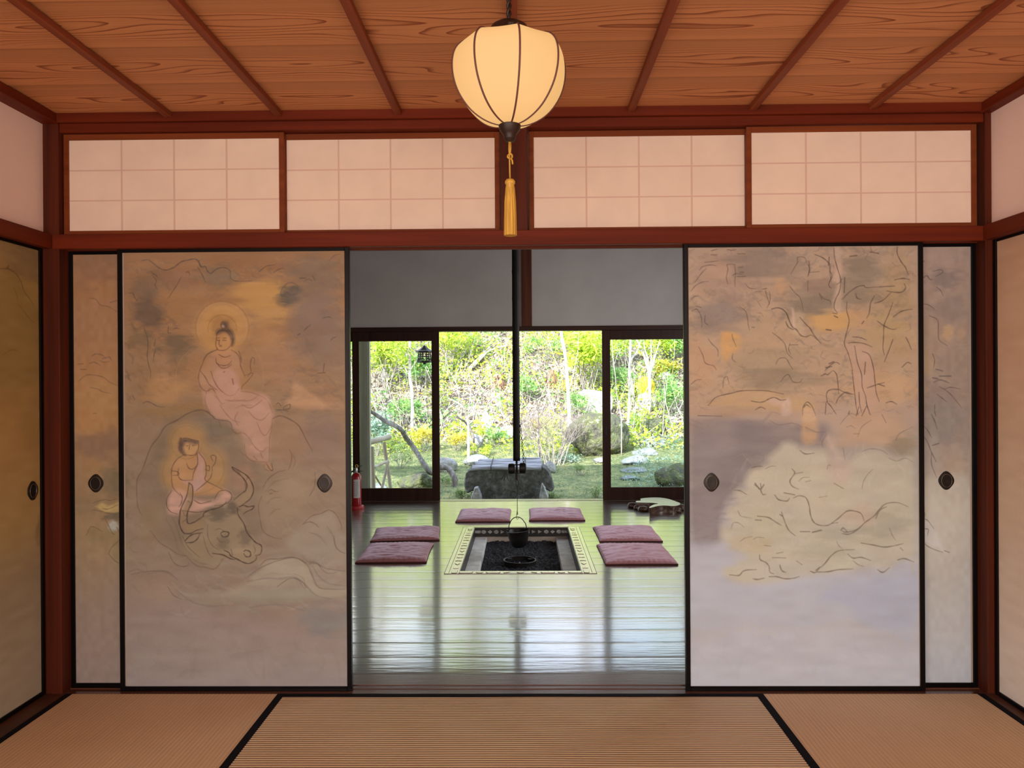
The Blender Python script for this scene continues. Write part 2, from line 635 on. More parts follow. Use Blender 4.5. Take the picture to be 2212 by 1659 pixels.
def tatami(name, x0, x1, y0, y1, axis, label, heri):
    """ribbed rush cover as real ribs, cloth borders as parts"""
    root = thing(name, label, 'mat', ((x0 + x1) / 2, (y0 + y1) / 2, 0), 0, 'straw mats of the floor')
    cx, cy = (x0 + x1) / 2, (y0 + y1) / 2
    rng = np.random.RandomState(int(abs(x0 * 100)) + 3)
    a0, a1, b0, b1 = (y0, y1, x0, x1) if axis == 'x' else (x0, x1, y0, y1)
    na = int((a1 - a0) / PITCH_R * 6)
    nb_ = 34
    A = np.linspace(a0, a1, na)
    B = np.linspace(b0, b1, nb_)
    AA, BB = np.meshgrid(A, B, indexing='ij')
    wav = 0.0016 * np.sin(BB * 3.1 + AA * 2.0) + 0.0012 * np.sin(BB * 7.7 + 1.3 + AA * 5)
    ph = (AA + wav) / PITCH_R
    z = -(0.0029 if axis == 'x' else 0.0008) * (1 - np.abs(np.sin(PI * ph)) ** 0.6)
    V = np.stack([BB, AA, z] if axis == 'x' else [AA, BB, z], -1).reshape(-1, 3)
    V = V - np.array([cx, cy, 0])
    i = np.arange(na - 1)[:, None] * nb_ + np.arange(nb_ - 1)[None, :]
    F = np.stack([i, i + 1, i + nb_ + 1, i + nb_], -1).reshape(-1, 4)
    if axis == 'y':
        F = F[:, ::-1]
    mesh_np('rush_cover', V, F[:, ::-1], M_rushx if axis == 'x' else M_rushy, root, smooth=True)
    MB().box(x0 - cx, y0 - cy, -0.05, x1 - cx, y1 - cy, -0.0035).build('straw_core', M_rushx, root)
    for (hx0, hy0, hx1, hy1) in heri:
        MB().box(hx0 - cx, hy0 - cy, -0.004, hx1 - cx, hy1 - cy, 0.0012, 0.0006).build('cloth_border', M_heri, root)
    return root


tatami('tatami_mat', -0.955, 0.955, -0.96, 0.0, 'x',
       'straw tatami mat laid crosswise before the open doorway, ribs running across', [(-0.955, -0.028, 0.955, 0.0), (-0.955, -0.96, 0.955, -0.932)])
tatami('tatami_mat', -1.857, -0.955, -1.91, 0.0, 'y', 'straw tatami mat along the left wall, below the bull painting',
       [(-0.985, -1.91, -0.955, 0.0), (-1.857, -1.91, -1.829, 0.0)])
tatami('tatami_mat', 0.955, 1.870, -1.91, 0.0, 'y', 'straw tatami mat along the right wall, below the pine tree painting',
       [(0.955, -1.91, 0.986, 0.0), (1.842, -1.91, 1.870, 0.0)])
M_sub = mat('under_floor', (0.42, 0.27, 0.15), 0.7, var=0.1)
structure(MB().box(-1.99, YB - 0.04, -0.12, 1.99, -1.92, -0.002).box(-0.955, -1.91, -0.12, 0.955, -0.97, -0.002).build('floor', M_sub))

# ------------------------------------------------------------------ hearth room floor (wide planks, polished)
HX0, HX1, HY0, HY1 = -0.509, 0.502, 1.955, 3.612
RX0, RX1, YG = -2.75, 2.75, 5.1
mt, n, b = node_mat('polished_floor_planks')
tcn = n.nodes.new('ShaderNodeTexCoord')
mp = n.nodes.new('ShaderNodeMapping')
mp.inputs['Scale'].default_value = (1.3, 55, 1)
g1 = n.nodes.new('ShaderNodeTexNoise')
g1.inputs['Scale'].default_value = 1
g1.inputs['Detail'].default_value = 5
n.links.new(tcn.outputs['Object'], mp.inputs[0])
n.links.new(mp.outputs[0], g1.inputs['Vector'])
mm = n.nodes.new('ShaderNodeMix')
mm.data_type = 'RGBA'
mm.inputs[6].default_value = (0.040, 0.022, 0.016, 1)
mm.inputs[7].default_value = (0.11, 0.066, 0.047, 1)
n.links.new(g1.outputs['Fac'], mm.inputs[0])
n.links.new(mm.outputs[2], b.inputs['Base Color'])
mp2 = n.nodes.new('ShaderNodeMapping')
mp2.inputs['Scale'].default_value = (3.0, 34, 1)
g2 = n.nodes.new('ShaderNodeTexNoise')
g2.inputs['Scale'].default_value = 1
g2.inputs['Detail'].default_value = 4
n.links.new(tcn.outputs['Object'], mp2.inputs[0])
n.links.new(mp2.outputs[0], g2.inputs['Vector'])
bp = n.nodes.new('ShaderNodeBump')
bp.inputs['Distance'].default_value = 0.0008
n.links.new(g2.outputs['Fac'], bp.inputs['Height'])
n.links.new(bp.outputs[0], b.inputs['Normal'])
n.links.new(bp.outputs[0], b.inputs['Coat Normal'])
b.inputs['Roughness'].default_value = 0.30
b.inputs['IOR'].default_value = 1.5
b.inputs['Coat Weight'].default_value = 1.0
b.inputs['Coat IOR'].default_value = 3.3
b.inputs['Coat Roughness'].default_value = 0.105
M_planks = mt


def planks():
    V, F = [], []

    def strip(x0, x1, ys, zs):
        base = len(V)
        for yv, zv in zip(ys, zs):
            V.append((x0, yv, zv))
            V.append((x1, yv, zv))
        for k in range(len(ys) - 1):
            F.append((base + 2 * k, base + 2 * k + 1, base + 2 * k + 3, base + 2 * k + 2))

    seams = [0.21 + 0.2 * k for k in range(26)]
    for s0 in seams:
        s1 = min(s0 + 0.2, YG + 0.02)
        if s1 <= s0 + 0.02:
            continue
        rel = [0, 0.0006, 0.0018, 0.03, 0.06, 0.10, 0.14, 0.17, 0.1982, 0.1994, 0.2]
        ys = [s0 + r for r in rel if s0 + r <= s1 + 1e-6]

        def hz(r):
            if r < 0.0003 or r > 0.1997:
                return -0.003
            if r < 0.0010 or r > 0.1990:
                return -0.0003
            return 0.00025 * (1 - ((r - 0.1) / 0.1) ** 2) - 0.00025
        for (a, c, xs) in ((s0, min(s1, HY0), [(RX0, RX1)]), (max(s0, HY0), min(s1, HY1), [(RX0, HX0), (HX1, RX1)]), (max(s0, HY1), s1, [(RX0, RX1)])):
            if c - a < 1e-4:
                continue
            yl = [a] + [q for q in ys if a + 1e-4 < q < c - 1e-4] + [c]
            zl = [hz(q - s0) for q in yl]
            for (x0, x1) in xs:
                strip(x0, x1, yl, zl)
    return V, F


V, F = planks()
structure(mesh_np('floor_hearth_room', V, F, M_planks))
# joists and closing boards below, round the hearth pit
M_under = mat('floor_underside', (0.05, 0.035, 0.028), 0.8)
structure(MB().box(RX0, 0.125, -0.45, RX1, HY0 - 0.001, -0.012).box(RX0, HY1 + 0.001, -0.45, RX1, YG + 0.03, -0.012).box(
    RX0, HY0 - 0.001, -0.45, HX0 - 0.001, HY1 + 0.001, -0.012).box(HX1 + 0.001, HY0 - 0.001, -0.45, RX1, HY1 + 0.001, -0.012).build('floor_foundation', M_under))

# hearth room walls and ceiling
structure(MB().box(RX0 - 0.1, 0.12, -0.05, RX0, YG + 0.1, 2.95).build('wall_hearth_room_left', M_greyplaster))
structure(MB().box(RX1, 0.12, -0.05, RX1 + 0.1, YG + 0.1, 2.95).build('wall_hearth_room_right', M_greyplaster))
structure(MB().box(RX0, 0.02, -0.05, -1.99, 0.12, 2.95).box(1.99, 0.02, -0.05, RX1, 0.12, 2.95).build('wall_hearth_room_front', M_greyplaster))
structure(MB().box(RX0 - 0.1, 0.02, 2.9, RX1 + 0.1, YG + 0.1, 2.98).build('ceiling_hearth_room', wood('dark_ceiling_wood', (0.16, 0.09, 0.05), (0.10, 0.05, 0.03), 'x')))
structure(MB().box(RX0, YG, 1.862, RX1, YG + 0.08, 2.95).build('wall_garden', M_greyplaster))
structure(MB().box(RX0, YG - 0.03, 1.815, RX1, YG + 0.10, 1.862, 0.003).build('trim_21', M_darkwoodx))
structure(MB().box(0.008, YG - 0.03, 1.862, 0.118, YG + 0.03, 2.9, 0.003).build('trim_22', wood('garden_wall_post_wood', (0.13, 0.04, 0.02), (0.07, 0.022, 0.012), 'z')))
structure(MB().box(RX0, YG - 0.02, -0.03, RX1, YG + 0.12, 0.002, 0.002).build('trim_23', wood('garden_sill_wood', (0.16, 0.11, 0.09), (0.10, 0.07, 0.055), 'x', rough=0.25, spec=0.8)))

# roof of the house over both rooms, eave above the garden doors
M_roof = mat('grey_roof', (0.09, 0.09, 0.10), 0.8, var=0.2, scale=(3, 3, 3))
structure(MB().prism([(0, 0), (0, 0.14), (1, 0.14), (1, 0)], 0, 1).build('roof', M_roof))
D.objects.remove(D.objects['roof'])
rf = MB()
rf.add([(-4.5, 6.25, 2.55), (5, 6.25, 2.55), (5, 0.0, 5.3), (-4.5, 0.0, 5.3), (-4.5, 6.25, 2.70), (5, 6.25, 2.70), (5, 0.0, 5.5), (-4.5, 0.0, 5.5)],
       [(0, 1, 2, 3), (7, 6, 5, 4), (0, 4, 5, 1), (2, 6, 7, 3), (0, 3, 7, 4), (1, 5, 6, 2)])
rf.add([(-4.5, -6.5, 2.55), (5, -6.5, 2.55), (5, 0.0, 5.3), (-4.5, 0.0, 5.3), (-4.5, -6.5, 2.70), (5, -6.5, 2.70), (5, 0.0, 5.5), (-4.5, 0.0, 5.5)],
       [(0, 3, 2, 1), (4, 5, 6, 7), (0, 1, 5, 4), (2, 3, 7, 6), (0, 4, 7, 3), (1, 2, 6, 5)])
structure(rf.build('roof', M_roof))
# unseen paper window in the right wall, added to go with the hearth fill light
w3 = MB()
for y_ in np.linspace(1.4, 3.8, 6):
    w3.box(RX1 - 0.03, y_, 0.9, RX1 - 0.002, y_ + 0.025, 2.1)
for z_ in (0.9, 1.3, 1.7, 2.08):
    w3.box(RX1 - 0.028, 1.4, z_, RX1 - 0.004, 3.825, z_ + 0.022)
w3o = structure(w3.build('added_window_3', M_darkwood))
MB().box(RX1 - 0.012, 1.4, 0.9, RX1 - 0.008, 3.82, 2.1).build('window_paper', M_paper, w3o)
# ------------------------------------------------------------------ painted paper: colours laid on the vertices of a fine grid
def srgb(c):
    c = np.asarray(c, float) / 255.0
    return np.where(c <= 0.04045, c / 12.92, ((c + 0.055) / 1.055) ** 2.4)


def smooth_noise(h, w_, gy, gx, rng):
    """soft random field"""
    g = rng.rand(gy + 3, gx + 3)
    ys = np.linspace(0, gy, h)
    xs = np.linspace(0, gx, w_)
    yi, xi = ys.astype(int), xs.astype(int)
    fy, fx = ys - yi, xs - xi
    fy, fx = fy * fy * (3 - 2 * fy), fx * fx * (3 - 2 * fx)
    a = g[yi][:, xi] * (1 - fx) + g[yi][:, xi + 1] * fx
    b_ = g[yi + 1][:, xi] * (1 - fx) + g[yi + 1][:, xi + 1] * fx
    return a * (1 - fy)[:, None] + b_ * fy[:, None]


def catmull(P, n=6):
    P = np.asarray(P, float)
    if len(P) < 3:
        return P
    Q = np.vstack([2 * P[0] - P[1], P, 2 * P[-1] - P[-2]])
    out = []
    for i in range(1, len(Q) - 2):
        p0, p1, p2, p3 = Q[i - 1:i + 3]
        for t in np.arange(n) / n:
            out.append(0.5 * ((2 * p1) + (p2 - p0) * t + (2 * p0 - 5 * p1 + 4 * p2 - p3) * t * t + (3 * p1 - p0 - 3 * p2 + p3) * t ** 3))
    out.append(P[-1])
    return np.array(out)


class Sheet:
    """px,py: sheet coordinates of the grid points"""

    def __init__(s, x0, x1, y0, y1, base, seed):
        s.x0, s.y0 = x0, y0
        s.nx, s.ny = int(x1 - x0) + 1, int(y1 - y0) + 1
        s.X = x0 + np.arange(s.nx) * (x1 - x0) / (s.nx - 1)
        s.Y = y0 + np.arange(s.ny) * (y1 - y0) / (s.ny - 1)
        s.rng = np.random.RandomState(seed)
        ys = [b_[0] for b_ in base]
        cs = np.array([b_[1] for b_ in base], float)
        wob = (smooth_noise(s.ny, s.nx, 8, 4, s.rng) - 0.5) * 60
        yy = s.Y[:, None] + wob
        s.C = np.stack([np.interp(yy, ys, cs[:, k]) for k in range(3)], -1)
        s.dirt = smooth_noise(s.ny, s.nx, 70, 12, s.rng)

    def win(s, a, b_, c, d):
        i0, i1 = max(0, int(a - s.x0)), min(s.nx, int(b_ - s.x0) + 2)
        j0, j1 = max(0, int(c - s.y0)), min(s.ny, int(d - s.y0) + 2)
        return i0, i1, j0, j1

    def mix(s, i0, i1, j0, j1, col, al):
        if i1 > i0 and j1 > j0:
            s.C[j0:j1, i0:i1] += (np.asarray(col, float) - s.C[j0:j1, i0:i1]) * al[..., None]

    def blob(s, cx, cy, rx, ry, col, a, rough=0.5):
        i0, i1, j0, j1 = s.win(cx - rx * 1.8, cx + rx * 1.8, cy - ry * 1.8, cy + ry * 1.8)
        if i1 <= i0 or j1 <= j0:
            return
        X, Y_ = np.meshgrid(s.X[i0:i1], s.Y[j0:j1])
        n1 = smooth_noise(j1 - j0, i1 - i0, 10, 5, s.rng) - 0.5
        n2 = smooth_noise(j1 - j0, i1 - i0, 26, 9, s.rng) - 0.5
        d = np.sqrt(((X - cx) / rx) ** 2 + ((Y_ - cy) / ry) ** 2) + rough * (n1 * 1.2 + n2 * 0.6)
        s.mix(i0, i1, j0, j1, col, min(0.95, a * 1.2) * np.clip((1.25 - d) / 0.7, 0, 1) ** 1.2)

    def poly(s, P, col, a, feather=3.0, sm=True):
        P = catmull(np.vstack([P, P[:1]]), 5) if sm else np.asarray(P, float)
        i0, i1, j0, j1 = s.win(P[:, 0].min() - feather * 2, P[:, 0].max() + feather * 2, P[:, 1].min() - feather * 2, P[:, 1].max() + feather * 2)
        if i1 <= i0 or j1 <= j0:
            return
        X, Y_ = np.meshgrid(s.X[i0:i1], s.Y[j0:j1])
        inside = np.zeros(X.shape, bool)
        dm = np.full(X.shape, 1e9)
        n = len(P)
        for k in range(n):
            ax, ay = P[k]
            bx, by = P[(k + 1) % n]
            cnd = (ay > Y_) != (by > Y_)
            with np.errstate(divide='ignore', invalid='ignore'):
                xi = (bx - ax) * (Y_ - ay) / (by - ay + 1e-12) + ax
            inside ^= cnd & (X < xi)
            vx, vy = bx - ax, by - ay
            L = vx * vx + vy * vy + 1e-9
            t = np.clip(((X - ax) * vx + (Y_ - ay) * vy) / L, 0, 1)
            dm = np.minimum(dm, (X - ax - t * vx) ** 2 + (Y_ - ay - t * vy) ** 2)
        sd_ = np.sqrt(dm) * np.where(inside, 1, -1)
        n1 = smooth_noise(X.shape[0], X.shape[1], 12, 8, s.rng)
        s.mix(i0, i1, j0, j1, col, a * np.clip(sd_ / feather * 0.5 + 0.5, 0, 1) * (0.75 + 0.5 * n1))

    def stroke(s, P, wd, col, a, soft=0.9):
        P = catmull(P, 6)
        i0, i1, j0, j1 = s.win(P[:, 0].min() - wd - 3, P[:, 0].max() + wd + 3, P[:, 1].min() - wd - 3, P[:, 1].max() + wd + 3)
        if i1 <= i0 or j1 <= j0:
            return
        X, Y_ = np.meshgrid(s.X[i0:i1], s.Y[j0:j1])
        dm = np.full(X.shape, 1e9)
        n = len(P) - 1
        ph = s.rng.rand() * 6
        for k in range(n):
            (ax, ay), (bx, by) = P[k], P[k + 1]
            hw = 0.5 * wd * (0.45 + 0.75 * math.sin(PI * min(1, (k + 0.5) / n * 0.9 + 0.1)) * (0.8 + 0.3 * math.sin(ph + k * 0.9)))
            m0, m1 = min(ax, bx) - wd - 3, max(ax, bx) + wd + 3
            c0_, c1_ = np.searchsorted(s.X[i0:i1], [m0, m1])
            m0, m1 = min(ay, by) - wd - 3, max(ay, by) + wd + 3
            r0_, r1_ = np.searchsorted(s.Y[j0:j1], [m0, m1])
            xs, ys = X[r0_:r1_, c0_:c1_], Y_[r0_:r1_, c0_:c1_]
            vx, vy = bx - ax, by - ay
            L = vx * vx + vy * vy + 1e-9
            t = np.clip(((xs - ax) * vx + (ys - ay) * vy) / L, 0, 1)
            dd = np.sqrt((xs - ax - t * vx) ** 2 + (ys - ay - t * vy) ** 2) - hw
            dm[r0_:r1_, c0_:c1_] = np.minimum(dm[r0_:r1_, c0_:c1_], dd)
        s.mix(i0, i1, j0, j1, col, a * np.clip(0.5 - dm / (2 * soft), 0, 1))

    def dabs(s, x0, x1, y0, y1, n, lx, wd, cols, a, ang=0.0, jit=0.5, curl=0.3):
        for _ in range(n):
            x, y_ = s.rng.uniform(x0, x1), s.rng.uniform(y0, y1)
            th = ang + s.rng.uniform(-jit, jit)
            L = lx * s.rng.uniform(0.4, 1.3)
            k = s.rng.uniform(-curl, curl) * L
            dx, dy = math.cos(th), math.sin(th)
            P = [(x - dx * L / 2, y_ - dy * L / 2), (x - dy * k, y_ + dx * k), (x + dx * L / 2, y_ + dy * L / 2)]
            s.stroke(P, wd * s.rng.uniform(0.6, 1.4), cols[s.rng.randint(len(cols))], a * s.rng.uniform(0.5, 1.1), soft=1.0 if wd > 2 else 0.8)

    def data(s, text):
        """lines: 's width alpha r g b | x y x y ...', drawn in the zoomed sheet frame set by '@ ox oy scale'"""
        ox = oy = 0.0
        k = 1.0
        pen = (1, 0.5, (80, 60, 50))
        for ln in text.strip().split('\n'):
            ln = ln.strip()
            if not ln or ln[0] == '#':
                continue
            t = ln.split()
            if t[0] == '@':
                ox, oy, k = float(t[1]), float(t[2]), float(t[3])
            elif t[0] == 'pen':
                pen = (float(t[1]), float(t[2]), tuple(float(q) for q in t[3:6]))
            else:
                v_ = np.array([float(q) for q in (t[1:] if t[0] in 'pbec' else t)])
                if t[0] == 'p':        # polygon: feather alpha r g b points
                    P = v_[5:].reshape(-1, 2) / k + [ox, oy]
                    s.poly(P, v_[2:5], v_[1], v_[0])
                elif t[0] == 'b':      # blob: cx cy rx ry alpha r g b
                    s.blob(v_[0] / k + ox, v_[1] / k + oy, v_[2] / k, v_[3] / k, v_[5:8], v_[4])
                elif t[0] == 'e':      # ellipse outline: cx cy rx ry a0 a1 (degrees)
                    a_ = np.radians(np.linspace(v_[4], v_[5], 28))
                    P = np.stack([(v_[0] + v_[2] * np.cos(a_)) / k + ox, (v_[1] + v_[3] * np.sin(a_)) / k + oy], -1)
                    s.stroke(P, pen[0], pen[2], pen[1])
                else:
                    s.stroke(v_.reshape(-1, 2) / k + [ox, oy], pen[0], pen[2], pen[1])

    def mesh(s, name, fx, fz, y, mtl, parent, origin, axis='y', gain=(1, 1, 1)):
        """fx, fz turn sheet coordinates into metres along the panel and up"""
        C = np.clip(s.C + (s.dirt[..., None] - 0.5) * 9 + (s.rng.rand(s.ny, s.nx, 1) - 0.5) * 5, 0, 255)
        L = srgb(C) * np.array(gain)
        A, Z = np.meshgrid(fx(s.X), fz(s.Y))
        K = np.full(A.shape, y)
        V = np.stack([A, K, Z] if axis == 'y' else [K, A, Z], -1).reshape(-1, 3) - np.array(origin)
        i = np.arange(s.ny - 1)[:, None] * s.nx + np.arange(s.nx - 1)[None, :]
        F = np.stack([i, i + s.nx, i + s.nx + 1, i + 1], -1).reshape(-1, 4)
        o = mesh_np(name, V, F, mtl, parent, smooth=True)
        ca = o.data.color_attributes.new('paint', 'FLOAT_COLOR', 'POINT')
        buf = np.ones((s.nx * s.ny, 4), dtype=np.float32)
        buf[:, :3] = np.clip(L, 0, 1).reshape(-1, 3)
        ca.data.foreach_set('color', buf.ravel())
        return o


